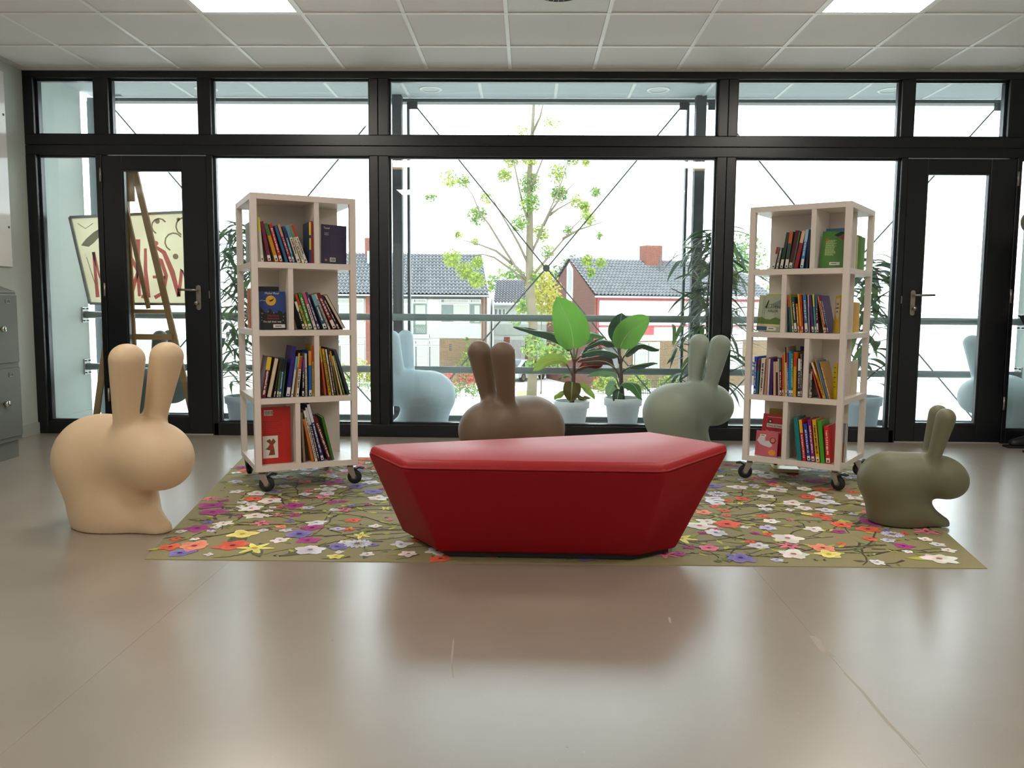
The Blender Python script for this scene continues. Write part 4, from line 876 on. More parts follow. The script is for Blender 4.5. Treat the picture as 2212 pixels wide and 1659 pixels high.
def book_parts(t, th, h, d, col, acc, fl, rng):
    """local frame: x thickness, y depth (spine at y=0), z height"""
    ct = min(0.0022, th*0.2); cm = bmat(col); back = 'p' in fl
    if back: cm = bmat(acc or '2a1616'); acc = ''
    mb = MB().box(-th/2, -th/2+ct, 0, d, 0, h).box(th/2-ct, th/2, 0, d, 0, h)
    ys = (d-ct, d) if back else (0, ct)
    mb.box(-th/2+ct, th/2-ct, ys[0], ys[1], 0, h); mb.build('cover', cm, t)
    py = (0.003, d-ct) if back else (ct, d-0.003)
    MB().box(-th/2+ct, th/2-ct, py[0], py[1], 0.003, h-0.003).build('pages', PAGES, t)
    if back: return
    e = -0.0004
    if acc: MB().box(-th/2+0.0003, th/2-0.0003, e, 0, h*0.68, h-0.001).build('spine_band', bmat(acc), t)
    zl = 0.006
    if 'l' in fl: MB().box(-th/2+0.001, th/2-0.001, e*1.6, 0, 0.006, 0.034).build('spine_sticker', STK, t); zl = 0.04
    if 'W' in fl: MB().box(-th/2+0.001, th/2-0.001, e*1.6, 0, 0.006, 0.052).build('spine_sticker', STK, t); zl = 0.058
    if 'y' in fl: MB().box(-th/2+0.001, th/2-0.001, e*1.6, 0, 0.07, 0.13).build('spine_sticker', YST, t)
    if 'r' in fl: MB().box(-th/2+0.001, th/2-0.001, e*1.6, 0, 0.010, 0.036).build('spine_sticker', RST, t); zl = 0.04
    if 'w' in fl and 'W' not in fl: MB().box(-th/2+0.001, th/2-0.001, e*1.6, 0, 0.006, 0.030).build('spine_sticker', STK, t); zl = 0.036
    if 'l' in fl or 'W' in fl or 'w' in fl:
        MB().box(-th*0.22, th*0.22, e*2.2, e*1.6, 0.010, 0.018).build('sticker_print', INK, t)
    if 'w' in fl or 'c' in fl or rng.random() < 0.35:
        ti = MB(); z = zl+0.012; zend = h*0.64 if acc else h*0.86
        while z < zend:
            l = rng.uniform(0.003, 0.007); ti.box(-th*rng.uniform(0.12, 0.26), th*rng.uniform(0.12, 0.26), e*1.7, e, z, z+l); z += l+rng.choice((0.0015, 0.0015, 0.005))
        ti.build('spine_lettering', INK if 'c' in fl or int(col[0:2], 16)+int(col[2:4], 16) > 330 else WINK, t)
ORD = ['first', 'second', 'third', 'fourth', 'fifth', 'sixth', 'seventh', 'eighth', 'ninth', 'tenth', 'eleventh', 'twelfth', 'thirteenth', 'fourteenth', 'fifteenth', 'sixteenth', 'seventeenth', 'eighteenth', 'nineteenth', 'twentieth']
WHERE = {'L1': 'top shelf, left bookcase', 'L2': 'second shelf, left bookcase', 'L3': 'third shelf left half, left bookcase', 'L3b': 'third shelf right half, left bookcase', 'L4': 'bottom shelf, left bookcase', 'R1': 'top shelf, right bookcase', 'R2': 'second shelf, right bookcase', 'R3': 'third shelf left half, right bookcase', 'R3b': 'third shelf right half, right bookcase', 'R4': 'bottom shelf, right bookcase'}
LIM = {'L1': (0.034, 0.318), 'L2': (0.209, 0.506), 'L3': (0.034, 0.311), 'L3b': (0.339, 0.506), 'L4': (0.234, 0.506), 'R1': (0.034, 0.334), 'R2': (0.217, 0.447), 'R3': (0.034, 0.324), 'R3b': (0.352, 0.470), 'R4': (0.250, 0.490)}
BOOKS = [
('L1','L',1.2,[
 (0.058,-4.2,0.224,0.016,'c9c5b4','d8d23a','l','white and yellow'),
 (0.089,-10.1,0.206,0.020,'6b1440','','l','plum'),
 (0.131,-15.3,0.201,0.021,'c08a1c','2f6b3a','l','yellow and green'),
 (0.155,-15.2,0.199,0.018,'b02026','','l','red'),
 (0.184,-16.3,0.193,0.016,'1f5a86','','','blue'),
 (0.206,-17.6,0.200,0.015,'9a2748','c78a6a','w','raspberry'),
 (0.221,-15.4,0.191,0.012,'2f7fa8','2a2a5c','w','teal blue'),
 (0.249,-17.7,0.197,0.019,'d8cdbb','5a8ab0','w','white and blue'),
 (0.269,-19.7,0.200,0.014,'e0d6c0','4d8a55','','cream and green'),
 (0.289,-20.5,0.207,0.015,'d9d0c4','b81f2a','w','white and red'),
 (0.309,0.2,0.214,0.012,'12365f','e0cf3a','y','navy'),
 (0.320,0.2,0.219,0.012,'a3222c','','','crimson'),
]),
('L2','L',0.852,[
 (0.264,-16.6,0.153,0.014,'18231c','cfd0b8','w','black and white'),
 (0.280,-16.7,0.192,0.012,'b9b22e','b8252a','w','red and yellow'),
 (0.298,-15.9,0.196,0.020,'3f7a2e','','w','green'),
 (0.323,-16.9,0.203,0.014,'d8c8c4','c7427a','w','white and pink'),
 (0.342,-18.1,0.204,0.012,'3a2a6a','','w','violet'),
 (0.376,-19.7,0.193,0.021,'2c5a6e','6fa7b4','w','petrol blue'),
 (0.398,-21.2,0.198,0.010,'cfc7bb','','','pale grey'),
 (0.420,-24.9,0.207,0.021,'6e1018','','W','dark red'),
 (0.447,-26.3,0.201,0.011,'2c1230','','w','aubergine'),
 (0.476,-28.6,0.203,0.019,'c49a6c','3a1a14','p','brown'),
]),
('L3','L',0.498,[
 (0.048,9.7,0.216,0.025,'5e0c2a','d9c23a','','wine red'),
 (0.076,12.0,0.210,0.027,'d9c2a4','2a1616','p','dark with cream page edges showing'),
 (0.104,9.8,0.203,0.008,'3a2416','','l','dark brown'),
 (0.118,7.8,0.204,0.010,'3a7028','15201a','l','green'),
 (0.132,7.6,0.204,0.013,'1f4f9a','101820','w','blue'),
 (0.146,7.1,0.203,0.009,'2f5a44','101820','','bottle green'),
 (0.174,8.6,0.269,0.022,'2a1d7a','','W','tall dark violet'),
 (0.197,8.0,0.215,0.012,'c8ccd0','6aa0c8','l','white and light blue'),
 (0.210,6.5,0.233,0.009,'8a6a3a','d0b23a','','brown and yellow'),
 (0.225,6.4,0.216,0.015,'dccfc4','b0402c','w','white with red lettering'),
 (0.256,1.6,0.200,0.013,'1a1226','6a2f7a','w','black and purple'),
 (0.270,0.0,0.229,0.013,'8e8a80','bdb6a6','','grey'),
 (0.296,0.1,0.243,0.018,'1663b0','e08a1e','l','bright blue with orange top'),
 (0.311,0.1,0.272,0.009,'c8a83a','b03020','','mottled yellow'),
]),
('L3b','L',0.498,[
 (0.372,-5.9,0.268,0.010,'b8502c','d8b83a','','yellow and orange'),
 (0.396,-8.2,0.254,0.013,'c8a01c','','','golden yellow'),
 (0.412,-8.3,0.252,0.009,'a89c8c','d8d0c8','w','grey and white'),
 (0.424,-7.9,0.259,0.009,'3a2818','','','brown leather coloured'),
 (0.438,-9.4,0.242,0.010,'6a6030','b08a2a','','olive'),
 (0.458,-12.6,0.217,0.008,'d8c4a0','','','cream'),
 (0.472,-14.4,0.223,0.007,'5a7a28','','','moss green'),
 (0.498,-16.8,0.254,0.017,'3a3f4c','','','charcoal'),
]),
('L4','L',0.145,[
 (0.253,-2.5,0.267,0.012,'8a7a66','','','taupe'),
 (0.292,-10.9,0.236,0.014,'c0702a','','','orange'),
 (0.311,-12.0,0.283,0.013,'d8d4cc','','','white'),
 (0.327,-12.5,0.301,0.013,'2a2a30','c8c8c8','','black and grey'),
 (0.347,-13.5,0.319,0.017,'2a2f7a','d0d4dc','w','blue and white'),
 (0.375,-18.2,0.253,0.021,'5a1018','','','maroon'),
 (0.395,-12.8,0.244,0.015,'2f6a24','','','grass green'),
]),
('R1','R',1.2,[
 (0.132,11.6,0.123,0.017,'b8b4ae','8a2a2a','l','grey and white'),
 (0.155,9.9,0.119,0.012,'8a8a84','','l','grey'),
 (0.180,9.0,0.200,0.020,'1f3a2c','','W','dark green'),
 (0.207,6.1,0.203,0.023,'2f4a3a','c05a2a','W','green and orange'),
 (0.231,8.4,0.208,0.020,'4a1016','','l','oxblood'),
 (0.245,9.1,0.202,0.010,'4a5a4a','','','grey green'),
 (0.264,10.2,0.205,0.023,'8a1f26','d8b494','','red and cream'),
 (0.293,6.4,0.212,0.020,'3a78b8','9ac0e0','wW','light blue'),
 (0.316,2.7,0.203,0.015,'14203c','','','midnight blue'),
]),
('R2','R',0.852,[
 (0.238,-5.7,0.206,0.011,'17607a','d0502a','','teal'),
 (0.254,-6.9,0.210,0.011,'8a8a2c','','l','olive yellow'),
 (0.276,-7.2,0.195,0.017,'1c3a40','','W','dark slate'),
 (0.293,-6.3,0.159,0.010,'d0702a','','l','orange'),
 (0.307,-5.9,0.212,0.011,'dca01c','','r','sunny yellow'),
 (0.318,-5.1,0.207,0.009,'c03a22','','l','red orange'),
 (0.340,-5.4,0.208,0.020,'2f6aa0','','W','mid blue'),
 (0.357,-3.7,0.207,0.008,'a0889c','d8a8a0','','pinkish'),
 (0.380,-6.8,0.204,0.014,'4a2f66','','l','purple'),
 (0.396,-6.1,0.210,0.011,'3f8a90','c8c83a','l','turquoise'),
 (0.409,-4.9,0.201,0.013,'3a1014','2f5a8a','W','dark maroon'),
 (0.439,-11.9,0.203,0.008,'c8883a','','w','tan'),
 (0.452,-11.7,0.205,0.010,'7a1422','','w','cherry'),
 (0.466,-12.6,0.207,0.008,'3a3270','','w','indigo'),
]),
('R3','R',0.498,[
 (0.053,0.1,0.213,0.016,'1f4ac0','','w','cobalt blue'),
 (0.067,1.4,0.200,0.012,'2f6a78','7a1a2a','','teal and maroon'),
 (0.091,2.0,0.204,0.025,'d8ccbc','','c','white comic style'),
 (0.115,2.2,0.210,0.015,'b08a7a','','','dusty pink'),
 (0.129,0.9,0.202,0.009,'e0d4cc','','','white'),
 (0.145,0.4,0.205,0.019,'3a1a6a','','','violet'),
 (0.165,-2.1,0.188,0.015,'c8a488','','','beige'),
 (0.180,-2.5,0.191,0.012,'2a1c18','c8b8a4','','dark brown'),
 (0.190,-3.1,0.207,0.009,'c8a09a','','','rose'),
 (0.203,-2.9,0.208,0.013,'4a0f18','2f6a4a','w','burgundy'),
 (0.214,-2.3,0.229,0.009,'d04a2a','','l','vermilion'),
 (0.222,-2.0,0.247,0.007,'c8942c','','','ochre'),
 (0.231,-2.6,0.275,0.011,'d0bc94','2a1a14','l','tall cream'),
 (0.241,-3.2,0.240,0.009,'1f5aa8','b82a2a','','blue and red'),
 (0.251,-2.1,0.248,0.014,'1280c8','','l','azure'),
 (0.263,-2.1,0.238,0.012,'3f8a3a','','l','leaf green'),
 (0.278,-1.1,0.246,0.017,'d89a1c','d02a1c','','yellow with red top'),
 (0.289,-1.7,0.209,0.009,'1a1c20','','','black'),
 (0.302,-1.4,0.212,0.014,'20242a','e0dcd4','w','black and white'),
 (0.314,-2.0,0.238,0.010,'5a5468','','l','lavender grey'),
]),
('R3b','R',0.498,[
 (0.361,-1.4,0.192,0.010,'b8b0a8','3a1a1c','w','grey'),
 (0.373,-1.5,0.145,0.010,'26201f','d0c8c0','w','black and white'),
 (0.438,-20.6,0.205,0.014,'d8a81c','e0d4cc','','yellow and white'),
 (0.446,-16.8,0.222,0.005,'b08a60','','','tan'),
 (0.461,-18.0,0.214,0.015,'4a6a90','','','steel blue'),
 (0.475,-16.5,0.205,0.013,'b0801c','','','mustard'),
 (0.486,-17.1,0.163,0.008,'c8402c','','','coral red'),
]),
('R4','R',0.145,[
 (0.320,-7.6,0.238,0.026,'157a80','','','teal'),
 (0.346,-7.8,0.229,0.019,'c02028','e0b83a','','red with yellow base'),
 (0.371,-8.4,0.207,0.020,'2448a8','','w','royal blue'),
 (0.394,-7.7,0.233,0.020,'8a1a6a','','w','magenta'),
 (0.419,-7.6,0.235,0.022,'e0a81c','','w','yellow'),
 (0.445,-7.0,0.231,0.023,'4a9a28','','','lime green'),
 (0.473,-5.3,0.205,0.025,'d8141c','','w','bright red'),
]),]
brng = random.Random(5)
for key, ck, zs, lst in BOOKS:
    CM = case_matrix(ck); lo, hi = LIM[key]; scale = 0.90
    shift = 0.0
    for attempt in range(9):                     # pack without touching, thinner when the row is too full
        row = []; done = []
        for i, (u, ln, h, th, *_r) in enumerate(lst):
            a = math.radians(ln); t_ = max(0.005, th*scale); u -= shift*i/max(1, len(lst)-1); q = rect2(u, a, h, t_, zs)
            if min(p[0] for p in q) < lo+0.001: u += lo+0.001-min(p[0] for p in q); q = rect2(u, a, h, t_, zs)
            k = 0
            while any(overlap(p, q) for p in done) and k < 500: u += 0.0005; q = rect2(u, a, h, t_, zs); k += 1
            row.append([u, a, h, t_]); done.append(q)
        over = max(p[0] for q in done for p in q)-(hi-0.001)
        if over <= 0: break
        shift += over; scale *= 0.96
    for i, (u, a, h, t_) in enumerate(row):
        _, _, _, _, col, acc, fl, word = lst[i]
        nl = len(lst); place = '%s from left' % ORD[i] if i < nl-1 else 'rightmost'
        t = thing('book', '%s book, %s, %s' % (word, place, WHERE[key]), 'book', (0,0,0), 0, 'spine-out books, '+WHERE[key])
        lift = t_/2*abs(math.sin(a))+0.0006
        t.matrix_world = CM @ Matrix.Translation((u, 0.018+0.004*brng.random(), zs+lift)) @ Matrix.Rotation(a, 4, 'Y')
        book_parts(t, t_, h, min(0.155+0.25*max(0, h-0.2), 0.22)*brng.uniform(0.94, 1.0), col, acc, fl, brng)

def cover_book(key, label, u0, u1, z, h, v, tilt, col, th=0.014, spin=0.0, lean=0.0):
    """book displayed face-on: local x width, z height, front cover at y=0, leaning back against the panel"""
    t = thing('book', label, 'book', (0,0,0), 0, 'books displayed face-on')
    w = u1-u0
    t.matrix_world = case_matrix(key) @ Matrix.Translation(((u0+u1)/2, v, z+0.0008)) @ Matrix.Rotation(spin, 4, 'Z') @ Matrix.Rotation(-tilt, 4, 'X') @ Matrix.Rotation(lean, 4, 'Y')
    t.matrix_world = Matrix.Translation((0, 0, w/2*abs(math.sin(lean))*math.cos(tilt)+th*math.sin(abs(tilt)))) @ t.matrix_world
    cm = bmat(col); c = 0.0022
    MB().box(-w/2, w/2, 0, c, 0, h).box(-w/2, w/2, th-c, th, 0, h).box(-w/2, -w/2+c, c, th-c, 0, h).build('cover', cm, t)
    MB().box(-w/2+c, w/2-0.003, c, th-c, 0.003, h-0.003).build('pages', PAGES, t)
    return t, w
def art(t, name, mat, *boxes, y=-0.0004):
    mb = MB()
    for (x0, x1, z0, z1) in boxes: mb.box(x0, x1, y, 0.0, z0, z1)
    return mb.build(name, mat, t)
def poly_art(t, name, mat, pts, y=-0.0005): return MB().add([(x, y, z) for x, z in pts], [tuple(range(len(pts)))]).build(name, mat, t)
def disc_art(t, name, mat, cx, cz, r, y=-0.0006, n=24, sx=1.0): return poly_art(t, name, mat, [(cx+sx*r*math.cos(-2*PI*i/n), cz+r*math.sin(-2*PI*i/n)) for i in range(n)], y)
def lines_art(t, name, mat, x0, x1, z1, n, dz, hgt, rng, y=-0.0005):
    mb = MB()
    for i in range(n):
        x = x0; z = z1-i*dz; end = x0+(x1-x0)*rng.uniform(0.75, 1.0)
        while x < end:
            l = rng.uniform(0.004, 0.013); mb.box(x, min(x+l, end), y, y+0.0003, z, z+hgt); x += l+0.002
    return mb.build(name, mat, t)
def barcode(t, x0, x1, z0, z1):
    s = art(t, 'barcode_label', STK, (x0, x1, z0, z1), y=-0.0006); mb = MB(); x = x0+0.003
    while x < x1-0.003: l = brng.choice((0.0006, 0.001, 0.0016)); mb.box(x, x+l, -0.0009, -0.0006, z0+0.003, z1-0.003); x += l+brng.choice((0.0008, 0.0012))
    mb.build('bars', INK, s)
def stripe_label(t, x0, x1, z0, z1, y=-0.0006):
    s = art(t, 'library_label', STK, (x0, x1, z0, z1), y=y)
    MB().box(x0+(x1-x0)*0.16, x1-(x1-x0)*0.30, y-0.0003, y, z0+(z1-z0)*0.40, z0+(z1-z0)*0.62).build('bars', INK, s)
RX = (PI/2, 0, 0)
# purple back cover, top shelf of the left case
t, w = cover_book('L', 'dark purple book turned back cover outward on the top shelf', 0.366, 0.500, 1.2, 0.205, 0.050, 0.10, '1f1640', 0.018, 0.0, 0.04)
lines_art(t, 'blurb_text', M('dim_violet_ink', '4a3c62', 0.6), -0.018, w/2-0.014, 0.150, 26, 0.0048, 0.0016, brng); lines_art(t, 'title_text', WINK, -0.052, -0.026, 0.160, 3, 0.006, 0.0014, brng)
text_mesh('publisher_mark', 'Tzool', 0.014, WINK, t, (-0.040, -0.0006, 0.182), RX); barcode(t, -0.022, 0.008, 0.008, 0.030); disc_art(t, 'round_mark', M('pink_mark', 'b06a80', 0.6), -0.043, 0.016, 0.006, sx=1.2)
# blue night cover, second shelf
t, w = cover_book('L', 'blue night scene book with a yellow moon facing out', 0.044, 0.176, 0.852, 0.198, 0.045, 0.10, '123a80', 0.02)
poly_art(t, 'skyline', M('night_black', '0b0d14', 0.5), [(-w/2+0.001,0.001),(w/2-0.001,0.001),(w/2-0.001,0.095),(0.050,0.078),(0.046,0.092),(0.030,0.100),(0.022,0.085),(0.008,0.090),(0.0,0.086),(-0.010,0.108),(-0.022,0.106),(-0.024,0.086),(-0.040,0.088),(-0.052,0.104),(-w/2+0.001,0.118)])
disc_art(t, 'moon', M('moon_yellow', 'd8a42a', 0.5), -0.008, 0.150, 0.026); 
poly_art(t, 'bird', INK, [(-0.026,0.156),(-0.012,0.152),(0.000,0.156),(0.010,0.166),(0.004,0.152),(-0.004,0.146),(-0.018,0.143),(-0.012,0.149)], -0.0008)
MB().tube([(-w/2+0.002,-0.0006,0.147),(-0.052,-0.0006,0.152),(-0.044,-0.0006,0.148),(-0.034,-0.0006,0.150)], 0.0012, 6).build('smoke_trail', WINK, t)
text_mesh('author_name', 'Michel Plour', 0.0145, WINK, t, (-0.002, -0.0009, 0.183), RX, shear=0.2); CRIM = M('crimson_ink', 'a01c34', 0.6)
text_mesh('title_line', 'Hermus', 0.018, CRIM, t, (0.0, -0.0009, 0.066), RX, shear=0.2); text_mesh('title_line', 'fantomus', 0.016, CRIM, t, (0.0, -0.0009, 0.052), RX, shear=0.2)
text_mesh('subtitle_line', 'De tijd doet wat', 0.0135, WINK, t, (-0.004, -0.0009, 0.036), RX); stripe_label(t, 0.0, 0.060, 0.008, 0.026)
art(t, 'lit_windows', M('window_glow_print', 'c8c09a', 0.6), *[(x, x+0.0025, z, z+0.006) for x, z in ((-0.058,0.08),(-0.052,0.08),(-0.058,0.06),(-0.058,0.045),(0.05,0.045),(0.052,0.064),(-0.024,0.09),(0.004,0.083))], y=-0.0008)
cover_book('L', 'black book standing behind the blue night scene book', 0.040, 0.152, 0.852, 0.224, 0.092, 0.06, '0e1016', 0.016)
# big red back cover, bottom shelf
t, w = cover_book('L', 'large red book turned back cover outward on the bottom shelf', 0.014, 0.192, 0.145, 0.298, 0.050, 0.03, 'b8271e', 0.022)
lines_art(t, 'blurb_text', M('dark_red_ink', '7a1612', 0.6), -0.055, w/2-0.04, 0.222, 8, 0.010, 0.002, brng); barcode(t, -0.048, -0.004, 0.256, 0.284)
s = art(t, 'picture_card', STK, (-0.058, 0.020, 0.030, 0.148), y=-0.0006); BRN = M('brown_print', '7a4420', 0.7)
poly_art(t, 'picture_blot', BRN, [(-0.030,0.045),(0.004,0.046),(0.002,0.066),(0.0,0.082),(-0.004,0.100),(0.010,0.116),(-0.004,0.134),(-0.014,0.120),(-0.022,0.132),(-0.040,0.122),(-0.022,0.104),(-0.032,0.088),(-0.044,0.078),(-0.020,0.070)], -0.0009)
poly_art(t, 'picture_patch', M('red_print', 'a83228', 0.7), [(-0.024,0.075),(0.0,0.075),(-0.004,0.100),(-0.022,0.102)], -0.0011)
# green back cover, top shelf of the right case
t, w = cover_book('R', 'green book with white blurb facing out on the top shelf', 0.372, 0.492, 1.2, 0.196, 0.055, 0.12, '3d7a1e', 0.014, 0.0, 0.03)
lines_art(t, 'blurb_text', M('pale_green_ink', 'cfdca4', 0.6), -w/2+0.022, 0.018, 0.146, 17, 0.0050, 0.0020, brng); stripe_label(t, -0.010, 0.044, 0.014, 0.030)
disc_art(t, 'red_blob', M('berry_red', '9a2430', 0.6), 0.046, 0.162, 0.011); poly_art(t, 'dark_figure', M('dark_figure', '2a2430', 0.6), [(0.002,0.176),(0.02,0.166),(0.036,0.172),(0.056,0.19),(0.034,0.194),(0.018,0.184)]); disc_art(t, 'orange_initial', M('orange_print', 'b06020', 0.6), -w/2+0.028, 0.150, 0.008)
cover_book('R', 'blue book standing behind the green blurb book', 0.384, 0.494, 1.2, 0.216, 0.105, 0.05, '2f6a90', 0.016)
# slave-ship cover, second shelf
t, w = cover_book('R', 'misty green landscape book titled Slaven haler facing out', 0.040, 0.172, 0.852, 0.202, 0.050, 0.10, 'a8b49a', 0.012, 0.0, 0.035)
poly_art(t, 'hills', M('hill_green', '5a7a34', 0.6), [(-w/2+0.001,0.040),(w/2-0.001,0.040),(w/2-0.001,0.070),(0.035,0.080),(0.005,0.066),(-0.02,0.068),(-0.04,0.078),(-w/2+0.001,0.076)]); poly_art(t, 'dark_cloud', M('cloud_grey_green', '7c8f84', 0.6), [(0.0,0.15),(0.03,0.135),(w/2-0.001,0.13),(w/2-0.001,0.185),(0.04,0.17)])
art(t, 'beach', M('beach_cream', 'cfc69a', 0.6), (-w/2+0.001, w/2-0.001, 0.026, 0.040), y=-0.0005); art(t, 'sea', M('sea_blue', '35566e', 0.6), (-w/2+0.001, -0.008, 0.003, 0.026), y=-0.0005); stripe_label(t, -0.006, 0.046, 0.006, 0.024)
DGI = M('dark_title_ink', '32281c', 0.6); text_mesh('title_line', 'SLAVEN', 0.024, DGI, t, (0.018, -0.0009, 0.128), RX, sx=0.92); text_mesh('title_line', 'HALER', 0.021, DGI, t, (0.018, -0.0009, 0.108), RX, sx=0.92); lines_art(t, 'author_text', DGI, -0.012, 0.046, 0.150, 1, 0.01, 0.002, brng)
lad = MB()
for i in range(14): lad.box(-0.040, -0.028, -0.0008, -0.0005, 0.03+0.012*i, 0.0308+0.012*i)
lad.box(-0.0405,-0.0397,-0.0008,-0.0005,0.03,0.195).box(-0.0283,-0.0275,-0.0008,-0.0005,0.03,0.195).build('rope_ladder', DGI, t)
poly_art(t, 'climber', INK, [(-0.032,0.128),(-0.024,0.142),(-0.018,0.162),(-0.012,0.176),(-0.008,0.174),(-0.012,0.156),(-0.016,0.142),(-0.020,0.124),(-0.024,0.134)], -0.0009)
t, w = cover_book('R', 'pink grey book half hidden behind the Slaven haler book', 0.012+0.024, 0.120, 0.852, 0.196, 0.092, 0.06, 'b09a98', 0.012); lines_art(t, 'blurb_text', M('violet_grey_ink', '6a5a78', 0.6), -w/2+0.006, w/2-0.01, 0.17, 10, 0.009, 0.002, brng)
cover_book('R', 'yellow edged book standing behind the Slaven haler book', 0.060, 0.184, 0.852, 0.212, 0.130, 0.04, 'c8c85a', 0.012)
# yellow wrapped cover at the right end of the second shelf
t, w = cover_book('R', 'shiny yellow book turned outward at the end of second shelf', 0.449, 0.506, 0.852, 0.200, 0.030, 0.06, 'd8b01e', 0.012, -0.9, -0.05)
poly_art(t, 'pale_panel', M('cream_print', 'd8c8a0', 0.5), [(-0.018,0.10),(0.010,0.070),(0.026,0.09),(0.026,0.185),(-0.022,0.185)])
for i, s_ in enumerate(('Wolf', 'zonder', 'nest')): text_mesh('title_line', s_, 0.015, DGI, t, (0.003, -0.0009, 0.150-0.020*i), RX, sx=0.8)
# yellow scribble cover on the third shelf
t, w = cover_book('R', 'yellow scribbled book leaning on the third shelf right side', 0.466, 0.507, 0.498, 0.190, 0.036, 0.03, 'd8c41a', 0.008, -0.9, -0.1)
lines_art(t, 'scribble', DGI, -w/2+0.006, w/2-0.006, 0.165, 5, 0.026, 0.004, brng)
# red children's book and small pink book, bottom shelf
t, w = cover_book('R', 'red picture book with a white title strip on the bottom shelf', 0.072, 0.196, 0.145, 0.232, 0.078, 0.16, 'b01a28', 0.014, 0.0, 0.03)
art(t, 'title_strip', STK, (-0.036, w/2-0.002, 0.156, 0.178), y=-0.0006); text_mesh('title_line', 'Dixie & Dwarf', 0.0175, INK, t, (0.013, -0.0012, 0.161), RX, sx=0.85); text_mesh('subtitle_line', 'De grote reis', 0.0165, WINK, t, (0.006, -0.0012, 0.128), RX, sx=0.95); lines_art(t, 'author_text', WINK, -0.036, w/2-0.004, 0.215, 1, 0.01, 0.0022, brng)
disc_art(t, 'round_badge', INK, -0.018, 0.190, 0.012); disc_art(t, 'badge_face', WINK, -0.018, 0.190, 0.006, -0.0009)
t, w = cover_book('R', 'small pink picture book in front of the red picture book', 0.062, 0.188, 0.145, 0.142, 0.034, 0.15, 'c2606a', 0.010)
poly_art(t, 'white_shape', M('pale_grey_print', 'cfc8cc', 0.6), [(-0.055,0.085),(-0.04,0.115),(-0.012,0.115),(-0.008,0.085),(0.02,0.088),(0.034,0.06),(0.02,0.05),(-0.01,0.056),(-0.035,0.064)])
disc_art(t, 'fruit', M('fruit_dark', '6a3a34', 0.6), 0.034, 0.090, 0.018); disc_art(t, 'fruit_centre', M('fruit_orange', 'd87a5a', 0.6), 0.034, 0.092, 0.012, -0.0009); stripe_label(t, -0.040, -0.006, 0.108, 0.122, -0.0007); disc_art(t, 'orange_figure', M('figure_orange', 'dc9030', 0.6), 0.034, 0.022, 0.016, sx=1.3)
cover_book('R', 'olive yellow book standing behind the red picture book', 0.100, 0.210, 0.145, 0.262, 0.130, 0.08, 'a08a2a', 0.014)
t, w = cover_book('R', 'blue and brown landscape book turned outward on the bottom shelf', 0.492, 0.535, 0.145, 0.215, 0.110, 0.04, '8a98a4', 0.012, -0.6)
art(t, 'sand_print', M('sand_print', '9a7a54', 0.6), (-w/2+0.001, w/2-0.001, 0.004, 0.11), y=-0.0005)
# big covers standing deeper on the third shelves
cover_book('L', 'navy book standing behind the row on the left third shelf', 0.225, 0.300, 0.498, 0.236, 0.225, 0.05, '141c48', 0.014)
cover_book('R', 'deep blue book standing behind the row on the right third shelf', 0.236, 0.318, 0.498, 0.270, 0.228, 0.03, '12447c', 0.014)
# books on the far side of the cases, seen through the open ends
def far_book(key, label, u, v, z, h, th, col, d=0.15):
    t = thing('book', label, 'book', (0,0,0), 0, 'books on the far side of the bookcases')
    t.matrix_world = case_matrix(key) @ Matrix.Translation((u, v, z+0.0006)) @ Matrix.Rotation(PI, 4, 'Z')
    book_parts(t, th, h, d, col, '', '', brng)
far_book('L', 'grey book seen through the open left end, top shelf', 0.052, 0.50, 1.2, 0.23, 0.014, '9aa0a0')
far_book('L', 'orange book seen through the open left end, second shelf', 0.056, 0.49, 0.852, 0.22, 0.022, 'c06a20')
for i, (u, c, h_, w_) in enumerate(((0.480, 'd0541e', 0.20, 'orange'), (0.462, 'd8a01c', 0.18, 'amber yellow'), (0.497, '4a8a2a', 0.19, 'green and purple'))):
    far_book('R', w_+' book seen through the open right end, top shelf', u, 0.49, 1.2, h_, 0.013, c)
far_book('R', 'yellow book seen through the open right end, second shelf', 0.488, 0.47, 0.852, 0.17, 0.016, 'd8a41e')
far_book('R', 'cream book seen through the open right end, third shelf', 0.492, 0.48, 0.498, 0.19, 0.012, 'd8c8ae')
t = thing('book', 'yellow book lying on the rug under the right bookcase', 'book', (1.56, 4.86, ZR), math.radians(-8))
MB().box(-0.075, 0.075, -0.05, 0.05, 0, 0.002).box(-0.075, 0.075, -0.05, 0.05, 0.020, 0.022).box(-0.075, -0.073, -0.05, 0.05, 0.002, 0.020).build('cover', bmat('c8b41e'), t); MB().box(-0.073, 0.072, -0.047, 0.047, 0.002, 0.020).build('pages', PAGES, t)
